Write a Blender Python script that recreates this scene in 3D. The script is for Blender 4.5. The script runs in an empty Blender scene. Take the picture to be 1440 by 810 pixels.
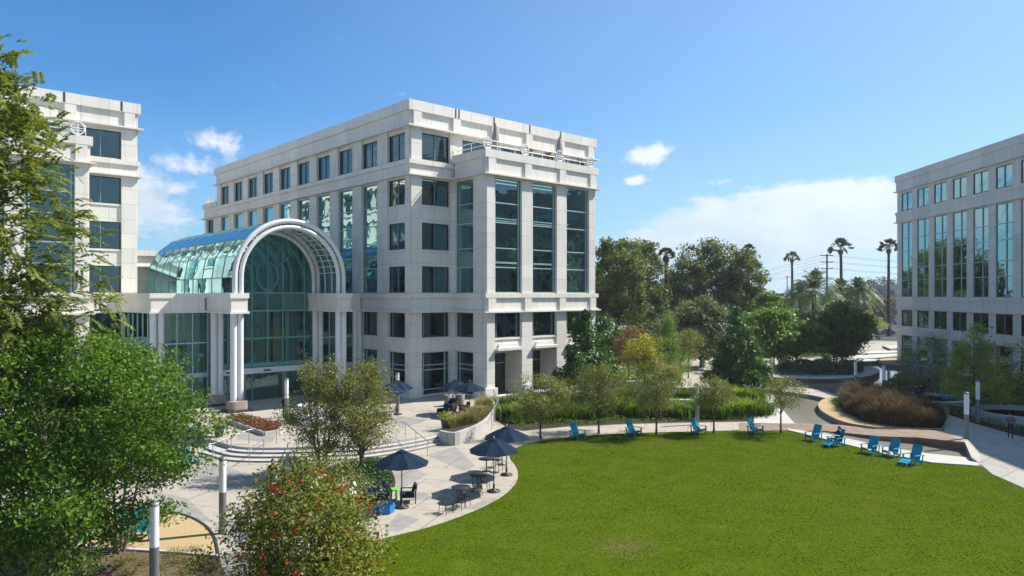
import bpy, math, random
import numpy as np
from mathutils import Vector, Matrix
random.seed(7); rng = np.random.default_rng(11)
sc = bpy.context.scene; COL = sc.collection
PI = math.pi
CAMZ, FOC, HX, HY = 10.1, 1003.0, 720.0, 414.0      # camera height, focal length and horizon of the photograph
def G(px, py, z=0.0):                                # where the sight line of a photo point meets height z
    d = (CAMZ - z) * FOC / (py - HY); return Vector(((px - HX) / FOC * d, d, z))
def AT(px, d, z=0.0): return Vector(((px - HX) / FOC * d, d, z))
def ZT(py, d): return CAMZ + (HY - py) / FOC * d
# ---------------------------------------------------------------- tagging
def tag(o, label=None, cat=None, group=None, kind=None):
    if label: o['label'] = label
    if cat: o['category'] = cat
    if group: o['group'] = group
    if kind: o['kind'] = kind
    return o
def empty(name, loc, rz=0.0, label=None, cat=None, group=None):
    o = bpy.data.objects.new(name, None); COL.objects.link(o); o.empty_display_size = .3
    o.location = loc; o.rotation_euler = (0, 0, rz); return tag(o, label, cat, group)
KIDS = {}
def link(name, me, parent=None):
    o = bpy.data.objects.new(name, me); COL.objects.link(o)
    if parent is not None: o.parent = parent; KIDS.setdefault(parent.name, []).append(o)
    return o
def copy_tree(o, parent=None):
    c = o.copy(); COL.objects.link(c)
    if parent is not None: c.parent = parent; KIDS.setdefault(parent.name, []).append(c)
    for ch in list(KIDS.get(o.name, [])): copy_tree(ch, c)
    return c
def place(proto, first, loc, rz, label, group=None, scale=1.0):
    o = proto if first else copy_tree(proto)
    o.location = loc; o.rotation_euler = (0, 0, rz); o.scale = (scale,) * 3; o['label'] = label
    if group: o['group'] = group
    return o
# ---------------------------------------------------------------- mesh builder
class MB:
    def __init__(s): s.v = []; s.f = []; s.mi = []; s.sm = []
    def add(s, vs, fs, mi=0, smooth=False):
        b = len(s.v); s.v += [tuple(p) for p in vs]
        for f in fs: s.f.append([b + i for i in f]); s.mi.append(mi); s.sm.append(smooth)
        return s
    def box(s, x0, x1, y0, y1, z0, z1, mi=0):
        if x0 > x1: x0, x1 = x1, x0
        if y0 > y1: y0, y1 = y1, y0
        return s.add([(x0,y0,z0),(x1,y0,z0),(x1,y1,z0),(x0,y1,z0),(x0,y0,z1),(x1,y0,z1),(x1,y1,z1),(x0,y1,z1)],
              [(0,3,2,1),(4,5,6,7),(0,1,5,4),(1,2,6,5),(2,3,7,6),(3,0,4,7)], mi)
    def bar(s, p, q, w, h, up=(0,0,1), mi=0):           # oriented bar, w across, h along up
        p = Vector(p); q = Vector(q); d = (q - p).normalized(); up = Vector(up)
        if abs(d.dot(up)) > .98: up = Vector((1,0,0))
        a = d.cross(up).normalized(); b = a.cross(d); a = a * w/2; b = b * h/2
        vs = [p-a-b, p+a-b, p+a+b, p-a+b, q-a-b, q+a-b, q+a+b, q-a+b]
        return s.add(vs, [(0,1,2,3),(7,6,5,4),(0,4,5,1),(1,5,6,2),(2,6,7,3),(3,7,4,0)], mi)
    def tube(s, pts, rad, n=8, mi=0, cap=True, smooth=True):
        pts = [Vector(p) for p in pts]; m = len(pts)
        if not hasattr(rad, '__len__'): rad = [rad] * m
        vs = []; ref = None
        for i, p in enumerate(pts):
            d = (pts[min(i+1,m-1)] - pts[max(i-1,0)]).normalized()
            if ref is None: ref = Vector((1,0,0)) if abs(d.x) < .8 else Vector((0,1,0))
            if i == 0: a = d.cross(ref).normalized()
            else: a = (a - d*a.dot(d)).normalized()          # carry the frame along so that it never flips
            b = d.cross(a).normalized()
            for k in range(n):
                t = 2*PI*k/n; vs.append(p + (a*math.cos(t) + b*math.sin(t)) * rad[i])
        fs = [(i*n+k, i*n+(k+1)%n, (i+1)*n+(k+1)%n, (i+1)*n+k) for i in range(m-1) for k in range(n)]
        s.add(vs, fs, mi, smooth)
        if cap:
            s.add(vs[:n], [tuple(range(n))[::-1]], mi); s.add(vs[-n:], [tuple(range(n))], mi)
        return s
    def lathe(s, prof, n=16, c=(0,0,0), mi=0, smooth=True):
        vs = [(c[0]+r*math.cos(2*PI*k/n), c[1]+r*math.sin(2*PI*k/n), c[2]+z) for r, z in prof for k in range(n)]
        fs = [(i*n+k, i*n+(k+1)%n, (i+1)*n+(k+1)%n, (i+1)*n+k) for i in range(len(prof)-1) for k in range(n)]
        s.add(vs, fs, mi, smooth)
        if prof[0][0] > 1e-4: s.add(vs[:n], [tuple(range(n))[::-1]], mi)
        if prof[-1][0] > 1e-4: s.add(vs[-n:], [tuple(range(n))], mi)
        return s
    def prism(s, poly, z0, z1, mi=0):                    # ccw 2d outline between two heights
        n = len(poly); vs = [(x,y,z0) for x,y in poly] + [(x,y,z1) for x,y in poly]
        s.add(vs, [tuple(range(n))[::-1], tuple(range(n, 2*n))] + [(i,(i+1)%n,n+(i+1)%n,n+i) for i in range(n)], mi); return s
    def slab(s, pts, drop, mi=0, side=1):                # outline with its own heights, skirt down to z=drop
        pts = [Vector(p) for p in pts]; A = sum(pts[i].x*pts[(i+1)%len(pts)].y - pts[(i+1)%len(pts)].x*pts[i].y for i in range(len(pts)))
        if A < 0: pts = pts[::-1]
        n = len(pts); s.add(pts, [tuple(range(n))], mi)
        if drop is not None:
            s.add(pts + [Vector((p.x,p.y,drop)) for p in pts], [(n+i, n+(i+1)%n, (i+1)%n, i) for i in range(n)], side)
        return s
    def build(s, name, mats, parent=None, loc=None, bevel=0.0, tri=False):
        me = bpy.data.meshes.new(name); me.from_pydata(s.v, [], s.f); me.update()
        if not isinstance(mats, (list, tuple)): mats = [mats]
        for m in mats: me.materials.append(m)
        nm = len(mats)
        me.polygons.foreach_set('material_index', [min(i, nm-1) for i in s.mi]); me.polygons.foreach_set('use_smooth', s.sm)
        uv = me.uv_layers.new(name='uv')
        V = np.array([v for v in s.v], dtype=np.float32)
        uvs = np.zeros((len(me.loops), 2), np.float32); i = 0
        for p in me.polygons:
            nx, ny, nz = (abs(c) for c in p.normal); vi = list(p.vertices)
            ax = (1,2) if nx > ny and nx > nz else ((0,2) if ny >= nz else (0,1))
            uvs[i:i+len(vi)] = V[vi][:, ax]; i += len(vi)
        uv.data.foreach_set('uv', uvs.ravel())
        o = link(name, me, parent)
        if loc is not None: o.location = loc
        if bevel:
            b = o.modifiers.new('b', 'BEVEL'); b.width = bevel; b.segments = 2; b.limit_method = 'ANGLE'
        return o
# ---------------------------------------------------------------- materials
class NT:
    def __init__(s, name):
        s.m = bpy.data.materials.new(name); s.m.use_nodes = True; s.t = s.m.node_tree; s.t.nodes.clear()
        s.out = s.n('ShaderNodeOutputMaterial')
    def n(s, typ, ins=None, **kw):
        x = s.t.nodes.new(typ)
        for k, v in kw.items(): setattr(x, k, v)
        if ins:
            for k, v in ins.items():
                if isinstance(v, bpy.types.NodeSocket): s.t.links.new(v, x.inputs[k])
                else: x.inputs[k].default_value = v
        return x
    def mix(s, f, a, b, blend='MIX'):
        x = s.t.nodes.new('ShaderNodeMix'); x.data_type = 'RGBA'; x.blend_type = blend
        for i, v in ((0, f), (6, a), (7, b)):
            if isinstance(v, bpy.types.NodeSocket): s.t.links.new(v, x.inputs[i])
            else: x.inputs[i].default_value = v if i == 0 else (*v, 1) if len(v) == 3 else v
        return x.outputs[2]
    def ramp(s, f, stops):
        x = s.n('ShaderNodeValToRGB', {'Fac': f}); e = x.color_ramp.elements
        while len(e) < len(stops): e.new(.5)
        for k, (p, c) in enumerate(stops): e[k].position = p; e[k].color = (*c, 1)
        return x.outputs[0]
    def math(s, op, a, b=0.0, c=0.0):
        x = s.t.nodes.new('ShaderNodeMath'); x.operation = op
        for i, v in enumerate((a, b, c)):
            if isinstance(v, bpy.types.NodeSocket): s.t.links.new(v, x.inputs[i])
            else: x.inputs[i].default_value = v
        return x.outputs[0]
    def noise(s, vec, scale, detail=4, rough=.55):
        return s.n('ShaderNodeTexNoise', {'Vector': vec, 'Scale': scale, 'Detail': detail, 'Roughness': rough}).outputs[0]
    def obj(s): return s.n('ShaderNodeTexCoord').outputs['Object']
    def uv(s): return s.n('ShaderNodeTexCoord').outputs['UV']
    def pos(s): return s.n('ShaderNodeNewGeometry').outputs['Position']
    def done(s, sh): s.t.links.new(sh, s.out.inputs[0]); return s.m
    def pbr(s, col, rough=.6, spec=.4, metal=0.0, bump=None, bstr=.3, bdist=.02):
        p = s.n('ShaderNodeBsdfPrincipled', {'Base Color': col if isinstance(col, bpy.types.NodeSocket) else (*col, 1), 'Roughness': rough, 'Specular IOR Level': spec, 'Metallic': metal})
        if bump is not None:
            b = s.n('ShaderNodeBump', {'Height': bump, 'Strength': bstr, 'Distance': bdist}); s.t.links.new(b.outputs[0], p.inputs['Normal'])
        return p.outputs[0]
def plain(name, col, rough=.5, spec=.4, metal=0.0, var=.12, scale=3.0):
    t = NT(name); nz = t.noise(t.obj(), scale, 5)
    c = t.mix(nz, tuple(x*(1-var) for x in col), tuple(min(1, x*(1+var)) for x in col))
    return t.done(t.pbr(c, rough, spec, metal, nz, .15, .01))
def stone(name, col, bw=2.3, bh=1.39, joint=.016, dirt=.12):
    t = NT(name); uv = t.uv()
    br = t.n('ShaderNodeTexBrick', {'Vector': uv, 'Color1': (1,1,1,1), 'Color2': (.87,.87,.865,1), 'Mortar': (.55,.54,.52,1), 'Scale': 1.0, 'Mortar Size': joint, 'Brick Width': bw, 'Row Height': bh, 'Mortar Smooth': .2}, offset=0.0)
    nz = t.noise(t.pos(), .35, 6, .65)
    st = t.noise(t.n('ShaderNodeMapping', {'Vector': t.pos(), 'Scale': (1.6, 1.6, .12)}).outputs[0], 1.2, 6, .7)   # rain streaks down the panels
    fine = t.noise(t.pos(), 14, 3)
    c = t.mix(nz, tuple(x*(1-dirt) for x in col), tuple(x*(1+dirt*.5) for x in col))
    stain = t.n('ShaderNodeMapRange', {'Value': st, 'From Min': .5, 'From Max': .75, 'To Min': 0.0, 'To Max': .55}).outputs[0]
    c = t.mix(stain, c, (col[0]*.62, col[1]*.6, col[2]*.57))
    c = t.mix(t.math('MULTIPLY', fine, .22), c, (col[0]*.7, col[1]*.7, col[2]*.7))
    c = t.mix(1.0, c, br.outputs[0], 'MULTIPLY')
    return t.done(t.pbr(c, .75, .25, 0, br.outputs[1], -.4, .02))
def glass(name, tint, refl, lo=.12, wave=.035, ior=1.55, scale=.55):
    t = NT(name)
    w = t.noise(t.pos(), scale, 2, .5)
    b = t.n('ShaderNodeBump', {'Height': w, 'Strength': 1.0, 'Distance': wave}).outputs[0]
    fr = t.n('ShaderNodeFresnel', {'IOR': ior, 'Normal': b}).outputs[0]
    f = t.math('ADD', t.math('MULTIPLY', fr, 1.5), lo); f = t.math('MINIMUM', f, .92)
    tr = t.n('ShaderNodeBsdfTransparent', {'Color': (*tint, 1)}).outputs[0]
    gl = t.n('ShaderNodeBsdfGlossy', {'Color': (*refl, 1), 'Roughness': .0, 'Normal': b}).outputs[0]
    return t.done(t.n('ShaderNodeMixShader', {0: f, 1: tr, 2: gl}).outputs[0])
def foliage(name, dark, mid, light, rough=.45, trans=.35, spec=.35, alt=None):
    t = NT(name); a = t.n('ShaderNodeAttribute', attribute_name='tint').outputs['Fac']
    st = [(0, dark), (.5, mid), (1, light)]
    if alt: st = [(0, dark), (.45, mid), (.8, light), (.93, alt)]
    c = t.ramp(a, st)
    p = t.pbr(c, rough, spec)
    tc = t.mix(1.0, c, (1.0, 1.15, .55), 'MULTIPLY')
    tl = t.n('ShaderNodeBsdfTranslucent', {'Color': tc}).outputs[0]
    return t.done(t.n('ShaderNodeMixShader', {0: trans, 1: p, 2: tl}).outputs[0])
def bark(name, col):
    t = NT(name); mp = t.n('ShaderNodeMapping', {'Vector': t.obj(), 'Scale': (6, 6, 1.2)}).outputs[0]; nz = t.noise(mp, 2.5, 6, .7)
    return t.done(t.pbr(t.mix(nz, tuple(x*.5 for x in col), tuple(x*1.4 for x in col)), .85, .2, 0, nz, .6, .03))
M = {}
M['stone'] = stone('pale_precast_stone', (.785, .74, .665))
M['stone_plain'] = stone('pale_stone_band', (.785, .74, .665), 2.3, 30.0)
M['roof'] = plain('roof_membrane', (.4, .39, .37), .9)
M['frame'] = plain('teal_grey_aluminium', (.16, .25, .25), .4, .5, .3)
M['dark_frame'] = plain('dark_bronze_frame', (.03, .035, .038), .4, .5)
M['pale_frame'] = plain('pale_teal_mullion', (.34, .46, .45), .4, .5)
M['pane'] = glass('office_window_glass', (.17, .26, .26), (.62, .86, .88), .07, .03)
M['pane_teal'] = glass('teal_curtain_glass', (.10, .24, .24), (.6, .95, .95), .33, .022)
M['pane_bay'] = glass('bay_curtain_glass', (.1, .19, .19), (.5, .8, .82), .1, .03)
M['entry_glass'] = glass('teal_entrance_glass', (.5, .76, .7), (.6, .92, .92), .05, .012)
M['vault_glass'] = glass('vault_glass', (.1, .26, .26), (.48, .82, .88), .24, .022, 1.7, .4)
M['white_metal'] = plain('white_painted_steel', (.66, .66, .64), .35, .4)
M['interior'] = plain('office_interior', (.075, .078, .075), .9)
M['lobby_floor'] = plain('lobby_floor', (.3, .28, .25), .5)
M['granite'] = plain('brown_granite', (.33, .26, .22), .6, .4, 0, .35, 18)
M['dark_granite'] = plain('black_granite', (.035, .035, .037), .4)
M['bronze'] = plain('brushed_bronze', (.3, .25, .2), .35, .5, .6)
M['steel'] = plain('brushed_steel', (.45, .45, .45), .35, .5, .8)
M['dark_metal'] = plain('dark_painted_metal', (.03, .03, .033), .45)
def emis(name, col, s):
    t = NT(name); return t.done(t.n('ShaderNodeEmission', {'Color': (*col, 1), 'Strength': s}).outputs[0])
M['ceiling_light'] = emis('fluorescent_ceiling_light', (1, .93, .8), 2.2)
M['concrete'] = plain('cast_concrete', (.4, .385, .36), .85, .2, 0, .2, 1.2)
M['white_concrete'] = plain('white_concrete', (.43, .41, .37), .8, .25, 0, .12, 1.5)
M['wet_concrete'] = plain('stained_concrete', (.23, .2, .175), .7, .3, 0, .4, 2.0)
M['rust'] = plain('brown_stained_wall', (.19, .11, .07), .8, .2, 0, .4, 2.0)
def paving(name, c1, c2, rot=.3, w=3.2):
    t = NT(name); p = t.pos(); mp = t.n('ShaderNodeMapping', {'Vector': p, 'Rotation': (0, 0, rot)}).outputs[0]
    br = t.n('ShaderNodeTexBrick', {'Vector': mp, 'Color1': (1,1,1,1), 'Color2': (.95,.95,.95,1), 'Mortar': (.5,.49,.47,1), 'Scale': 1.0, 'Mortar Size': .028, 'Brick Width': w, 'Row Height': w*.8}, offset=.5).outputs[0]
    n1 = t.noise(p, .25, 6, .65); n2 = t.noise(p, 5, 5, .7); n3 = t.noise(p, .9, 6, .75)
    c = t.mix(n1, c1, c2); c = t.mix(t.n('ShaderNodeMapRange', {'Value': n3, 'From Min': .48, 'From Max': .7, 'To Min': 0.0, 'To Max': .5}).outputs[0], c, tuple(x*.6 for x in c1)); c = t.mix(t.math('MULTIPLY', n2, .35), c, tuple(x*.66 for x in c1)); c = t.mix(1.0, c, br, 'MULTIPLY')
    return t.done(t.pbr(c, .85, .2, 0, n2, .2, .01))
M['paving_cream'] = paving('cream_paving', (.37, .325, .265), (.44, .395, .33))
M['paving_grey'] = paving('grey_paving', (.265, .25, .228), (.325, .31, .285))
M['path_grey'] = paving('grey_path', (.36, .335, .30), (.42, .39, .35), .9, 4.0)
M['boardwalk'] = paving('brown_boardwalk', (.25, .18, .13), (.32, .24, .175), .05, 1.6)
def gravel(name, c1, c2):
    t = NT(name); p = t.pos(); n1 = t.noise(p, .4, 5); n2 = t.noise(p, 22, 3)
    c = t.mix(n1, c1, c2); c = t.mix(n2, tuple(x*.7 for x in c1), c)
    return t.done(t.pbr(c, .95, .1, 0, n2, .5, .03))
M['gold_gravel'] = gravel('golden_gravel', (.44, .32, .17), (.52, .385, .21))
M['mulch'] = gravel('mulch', (.12, .085, .055), (.2, .15, .1))
M['soil'] = gravel('planting_soil', (.05, .045, .03), (.08, .07, .04))
M['asphalt'] = gravel('asphalt', (.05, .05, .052), (.07, .07, .07))
def lawn():
    t = NT('mown_lawn'); p = t.pos()
    n1 = t.noise(p, .09, 4); n2 = t.noise(p, .7, 6, .7); n3 = t.noise(p, 9, 4, .7)
    st = t.noise(t.n('ShaderNodeMapping', {'Vector': p, 'Scale': (.25, 1.6, 1), 'Rotation': (0,0,.1)}).outputs[0], 1.0, 5, .65)
    c = t.ramp(n2, [(.25, (.048, .08, .004)), (.5, (.068, .106, .005)), (.75, (.1, .132, .01))])
    c = t.mix(t.n('ShaderNodeMapRange', {'Value': n1, 'From Min': .38, 'From Max': .66, 'To Min': 0.0, 'To Max': .75}).outputs[0], c, (.078, .108, .008))
    mow = t.n('ShaderNodeTexWave', {'Vector': t.n('ShaderNodeMapping', {'Vector': p, 'Rotation': (0,0,1.25)}).outputs[0], 'Scale': .28, 'Distortion': 1.2, 'Detail': 2.0}).outputs['Fac']
    c = t.mix(t.math('MULTIPLY', mow, .16), c, (.045, .09, .004))
    dry = t.n('ShaderNodeMapRange', {'Value': st, 'From Min': .58, 'From Max': .76, 'To Min': 0.0, 'To Max': .25}).outputs[0]
    c = t.mix(dry, c, (.19, .19, .06))
    fl = t.noise(t.n('ShaderNodeMapping', {'Vector': p, 'Scale': (1.0, 1.5, 1)}).outputs[0], 1.15, 3, .6)
    c = t.mix(t.n('ShaderNodeMapRange', {'Value': fl, 'From Min': .66, 'From Max': .76, 'To Min': 0.0, 'To Max': .5}).outputs[0], c, (.2, .2, .07))     # pale clover flecks
    sep = t.n('ShaderNodeVectorMath', {0: p, 1: tuple(G(878, 770))}, operation='DISTANCE').outputs['Value']     # one worn patch of bare turf
    pat = t.n('ShaderNodeMapRange', {'Value': t.math('ADD', sep, t.math('MULTIPLY', n2, 1.6)), 'From Min': 1.0, 'From Max': 2.5, 'To Min': .6, 'To Max': 0.0}).outputs[0]
    c = t.mix(pat, c, (.13, .10, .045))
    c = t.mix(t.math('MULTIPLY', n3, .2), c, (.03, .055, .004))
    return t.done(t.pbr(c, .95, .0, 0, n3, .5, .04))
M['lawn'] = lawn()
def water():
    t = NT('pond_water'); p = t.pos(); n = t.noise(p, 1.6, 3); n2 = t.noise(p, .3, 4)
    c = t.mix(n2, (.19, .175, .14), (.27, .25, .21))
    b = t.n('ShaderNodeBump', {'Height': n, 'Strength': .25, 'Distance': .03}).outputs[0]
    s = t.n('ShaderNodeBsdfPrincipled', {'Base Color': c, 'Roughness': .06, 'Specular IOR Level': .5, 'IOR': 1.33, 'Normal': b}).outputs[0]
    return t.done(s)
M['water'] = water()
def ground():
    t = NT('far_ground'); p = t.pos(); n1 = t.noise(p, .05, 6, .6); n2 = t.noise(p, .8, 4)
    c = t.ramp(n1, [(.35, (.16, .15, .12)), (.55, (.25, .23, .2)), (.7, (.09, .11, .04))])
    c = t.mix(t.math('MULTIPLY', n2, .3), c, (.1, .1, .08))
    return t.done(t.pbr(c, .95, .1))
M['ground'] = ground()
M['navy'] = plain('navy_canvas', (.0045, .0175, .038), .85, .15, 0, .15, 4)
M['navy_cushion'] = plain('navy_cushion', (.012, .025, .07), .9, .1)
M['blue'] = plain('turquoise_recycled_plastic', (.0, .27, .37), .5, .3, 0, .08)
M['green_plastic'] = plain('lime_plastic', (.12, .55, .03), .4)
M['azure'] = plain('azure_plastic', (.0, .17, .42), .4)
M['wicker'] = plain('dark_wicker', (.05, .042, .036), .8, .2, 0, .4, 30)
M['grey_canvas'] = plain('grey_canvas', (.3, .29, .27), .9)
M['lamp_white'] = plain('frosted_lamp_tube', (.78, .78, .76), .4)
M['lamp_grey'] = plain('grey_lamp_post', (.2, .205, .21), .45, .4, .4)
M['bark'] = bark('grey_brown_bark', (.12, .09, .065)); M['bark_pale'] = bark('pale_bark', (.26, .21, .16)); M['bark_dark'] = bark('dark_bark', (.055, .045, .038))
M['rubber'] = plain('tyre_rubber', (.015, .015, .015), .8)
M['car_glass'] = plain('car_glass', (.02, .03, .035), .08, .6)
M['tan_pot'] = plain('dark_planter_pot', (.07, .06, .055), .7)
# foliage families (dark, mid, light)
L = {}
L['myrtle'] = foliage('crape_myrtle_leaves', (.032, .08, .007), (.085, .165, .013), (.16, .245, .026), .45, .38, .2)
L['feather'] = foliage('feathery_leaves', (.085, .11, .014), (.185, .215, .03), (.29, .31, .05), .5, .48)
L['berry_tree'] = foliage('mixed_autumn_leaves', (.055, .082, .012), (.16, .175, .026), (.31, .3, .055), .45, .4, .2, (.26, .11, .04))
L['olive'] = foliage('olive_leaves', (.075, .085, .018), (.18, .19, .04), (.3, .3, .08), .5, .42, .3, (.24, .15, .06))
L['greyolive'] = foliage('grey_olive_leaves', (.075, .09, .04), (.16, .18, .075), (.26, .27, .13), .55, .4)
L['dark'] = foliage('dark_green_leaves', (.018, .06, .009), (.048, .125, .015), (.13, .225, .026), .42, .35, .4)
L['tall'] = foliage('tall_evergreen_leaves', (.05, .074, .014), (.13, .16, .03), (.23, .25, .055), .55, .4)
L['bright'] = foliage('bright_green_leaves', (.07, .125, .014), (.16, .25, .025), (.27, .36, .04), .45, .4)
L['yellow'] = foliage('yellow_leaves', (.17, .17, .012), (.36, .33, .02), (.52, .46, .04), .5, .45)
L['rust'] = foliage('rust_leaves', (.1, .055, .02), (.2, .11, .04), (.28, .18, .06), .5, .3)
L['yelgreen'] = foliage('yellow_green_leaves', (.14, .17, .02), (.29, .32, .04), (.42, .42, .07), .5, .4)
L['palm'] = foliage('palm_fronds', (.035, .065, .014), (.09, .14, .028), (.16, .21, .05), .5, .35)
L['fanpalm'] = foliage('fan_palm_leaves', (.03, .045, .02), (.06, .085, .03), (.11, .13, .05), .4, .2)
L['strap'] = foliage('strap_leaves', (.045, .085, .01), (.11, .18, .02), (.2, .28, .035), .6, .4, .15)
L['glossy'] = foliage('glossy_round_leaves', (.03, .085, .01), (.1, .19, .018), (.24, .32, .03), .42, .55)
L['limestrap'] = foliage('lime_strap_leaves', (.08, .13, .012), (.19, .27, .02), (.31, .38, .035), .6, .45, .15)
L['fescue'] = foliage('pale_grass_blades', (.14, .12, .04), (.26, .22, .08), (.4, .33, .15), .6, .35, .2, (.35, .2, .17))
L['rustgrass'] = foliage('brown_rush_blades', (.03, .025, .012), (.078, .05, .022), (.16, .088, .036), .7, .25, .15)
L['rushbase'] = foliage('dark_rush_blades', (.015, .018, .008), (.03, .034, .014), (.055, .055, .02), .7, .25, .15)
L['ivy'] = foliage('ivy_leaves', (.014, .04, .012), (.035, .085, .02), (.075, .14, .04), .4, .25)
L['flower_red'] = foliage('red_petals', (.16, .025, .02), (.3, .04, .035), (.4, .12, .09), .6, .2)
L['berry'] = foliage('orange_red_berries', (.35, .03, .01), (.5, .06, .02), (.6, .14, .04), .45, .1)
L['blossom'] = foliage('white_blossom', (.6, .6, .55), (.75, .75, .7), (.8, .8, .75), .6, .2)
L['mound'] = foliage('olive_mound_leaves', (.1, .1, .025), (.2, .19, .045), (.29, .27, .07), .6, .25)
L['spike'] = foliage('red_spike_leaves', (.12, .05, .03), (.22, .09, .06), (.3, .16, .1), .5, .2)
L['lawn'] = foliage('grass_blades', (.055, .085, .005), (.085, .118, .01), (.185, .185, .055), .8, .35, .0)
L['farwood'] = foliage('far_leaves', (.025, .035, .018), (.05, .062, .03), (.085, .095, .045), .6, .2)
L['bare'] = foliage('dry_twigs', (.1, .075, .055), (.15, .115, .085), (.2, .16, .12), .8, .1, .1)
BASE = .5                                               # terrace level on which the two white buildings stand
def offset(fp, d):
    n = len(fp); out = []
    for i in range(n):
        p, q, r = fp[i-1], fp[i], fp[(i+1) % n]
        def nor(a, b):
            l = math.hypot(b[0]-a[0], b[1]-a[1]); return ((b[1]-a[1])/l, -(b[0]-a[0])/l)
        n1, n2 = nor(p, q), nor(q, r); out.append((q[0] + (n1[0]+n2[0])*d, q[1] + (n1[1]+n2[1])*d))
    return out
class Facade:                                           # u along the wall, a outward from it
    def __init__(s, p, q):
        s.p = p; s.L = math.hypot(q[0]-p[0], q[1]-p[1]); s.d = ((q[0]-p[0])/s.L, (q[1]-p[1])/s.L); s.n = (s.d[1], -s.d[0])
    def xy(s, u, a): return (s.p[0] + s.d[0]*u + s.n[0]*a, s.p[1] + s.d[1]*u + s.n[1]*a)
    def box(s, mb, u0, u1, z0, z1, a0, a1, mi=0):
        x0, y0 = s.xy(u0, a0); x1, y1 = s.xy(u1, a1); mb.box(x0, x1, y0, y1, z0, z1, mi)
def belt(mb, fp, z0, z1, lip=.5, fr=.14, top=.32, th=.42):
    mb.prism(offset(fp, lip), z0, z0+.14); mb.prism(offset(fp, fr), z0+.137, z1-th+.003); mb.prism(offset(fp, top), z1-th, z1)
BR = random.Random(12); M['blind'] = plain('pale_roller_blind', (.42, .4, .36), .9)
def window(root, F, u0, u1, z0, z1, vert=(.5,), hor=(), pane='pane', a=-.28, dark=True):
    w = MB(); t = .09
    for x in (u0, u1-t): F.box(w, x, x+t, z0, z1, a-.06, a+.07)
    for z in (z0, z1-t): F.box(w, u0+t, u1-t, z, z+t, a-.06, a+.068)
    for v in vert:
        x = u0 + (u1-u0)*v; F.box(w, x-.045, x+.045, z0+t, z1-t, a-.05, a+.085, 1)
    for h in hor: F.box(w, u0+t, u1-t, h-.045, h+.045, a-.05, a+.075, 1)
    wo = w.build('window', [M['frame'] if not dark else M['dark_frame'], M['pale_frame'] if hor else M['frame']], root)
    g = MB(); x0, y0 = F.xy(u0+.04, a); x1, y1 = F.xy(u1-.04, a)
    g.add([(x0,y0,z0+.04),(x1,y1,z0+.04),(x1,y1,z1-.04),(x0,y0,z1-.04)], [(0,1,2,3)])
    g.build('pane', M[pane], wo)
    if z1 - z0 < 3.5 and a > -1 and BR.random() < .4:      # a roller blind drawn part of the way down
        zb = z1 - (z1-z0)*BR.choice((.25, .4, .55, .8)); bl = MB(); F.box(bl, u0+.1, u1-.1 if BR.random() < .6 else (u0+u1)/2-.06, zb, z1-.1, a-.2, a-.18); bl.build('blind', M['blind'], wo)
GR = (.15, 4.1); SE = (5.5, 7.85); F3 = (9.75, 12.25); F4 = (13.8, 16.35); F5 = (18.0, 20.5); F6 = (22.25, 24.8)
ZT1, ZT2 = 20.75, 25.15                                  # undersides of the fifth floor belt and of the parapet
def columns(F, mb, root, cols, z0, z1, pier=.13, rec=None):
    """cols: (u0, u1, openings); an opening is (z0, z1, style)"""
    u = 0.0
    cuts = []
    for c in cols: cuts.append((u, c[0])); u = c[1]
    cuts.append((u, F.L))
    for k, (a, b) in enumerate(cuts):
        if b - a > .01: F.box(mb, a, b, z0, z1, -.6, pier)
    A_ = lambda d: d if rec is None else rec
    for u0, u1, ops in cols:
        z = z0
        for (a, b, st) in ops:
            if a > z: F.box(mb, u0-.02, u1+.02, z, a, -.55, -.03)
            if a - z > .6 and z > z0: F.box(mb, u0-.015, u1+.015, a-.16, a+.02, -.5, .05)     # sill
            z = b
            if st == 'tall': window(root, F, u0, u1, a, b, (.07, .93), [h for h in (18.2, 16.35, 13.95, 12.15) if a < h < b], 'pane_bay', -.2, False)
            elif st == 'tall2': window(root, F, u0, u1, a, b, (.6,), [h for h in (18.2, 16.35, 13.95, 12.15) if a < h < b], 'pane_teal', A_(-.2), False)
            elif st == 'tall1': window(root, F, u0, u1, a, b, (.93,), [h for h in (18.2, 16.35, 13.95, 12.15) if a < h < b], 'pane_teal', -.2, False)
            elif st == 'shop': window(root, F, u0, u1, a, b, (.12, .88), (2.9, 2.45, .6), 'pane', A_(-.3))
            elif st == 'deep':
                window(root, F, u0, u1, a, b, (.5,), (2.9,), 'pane', -2.4)
                for x in (u0-.3, u1): F.box(mb, x, x+.3, z0, b, -2.6, -.6)
                F.box(mb, u0-.3, u1+.3, b, b+.2, -2.6, -.55)
            elif st == 'pair': window(root, F, u0, u1, a, b, (.5,), (), 'pane', A_(-.2))
            elif st == 'side': window(root, F, u0, u1, a, b, (.13, .87))
            elif st == 'teal': window(root, F, u0, u1, a, b, (.5,), (), 'pane_teal', A_(-.2))
            else: window(root, F, u0, u1, a, b, ())
        if z < z1: F.box(mb, u0-.02, u1+.02, z, z1, -.55, -.03)
TALL = (F3[0], F5[1])
def sec(): return [(*GR, 'shop'), (*SE, 'side')]
def low(st='tall'): return sec() + [(*TALL, st)]
def cell(st='pair'): return sec() + [(*F3, st), (*F4, st), (*F5, st)]
def spaced(n, first, w, pitch): return [(first + i*pitch, first + i*pitch + w) for i in range(n)]
def parapet(root, fp):
    p = MB(); belt(p, fp, ZT2, 27.6, .55, .14, .36, .95)
    p.build('parapet', M['stone_plain'], root)
def pilasters(root, fp, edges, z0, z1, a):                 # shallow strips that carry the pier rhythm over a belt
    for i, us in edges.items():
        F = Facade(fp[i], fp[(i+1) % len(fp)])
        for u in us: q = MB(); F.box(q, u-.45, u+.45, z0, z1, .1, a); q.build('pilaster', M['stone_plain'], root)
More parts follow.
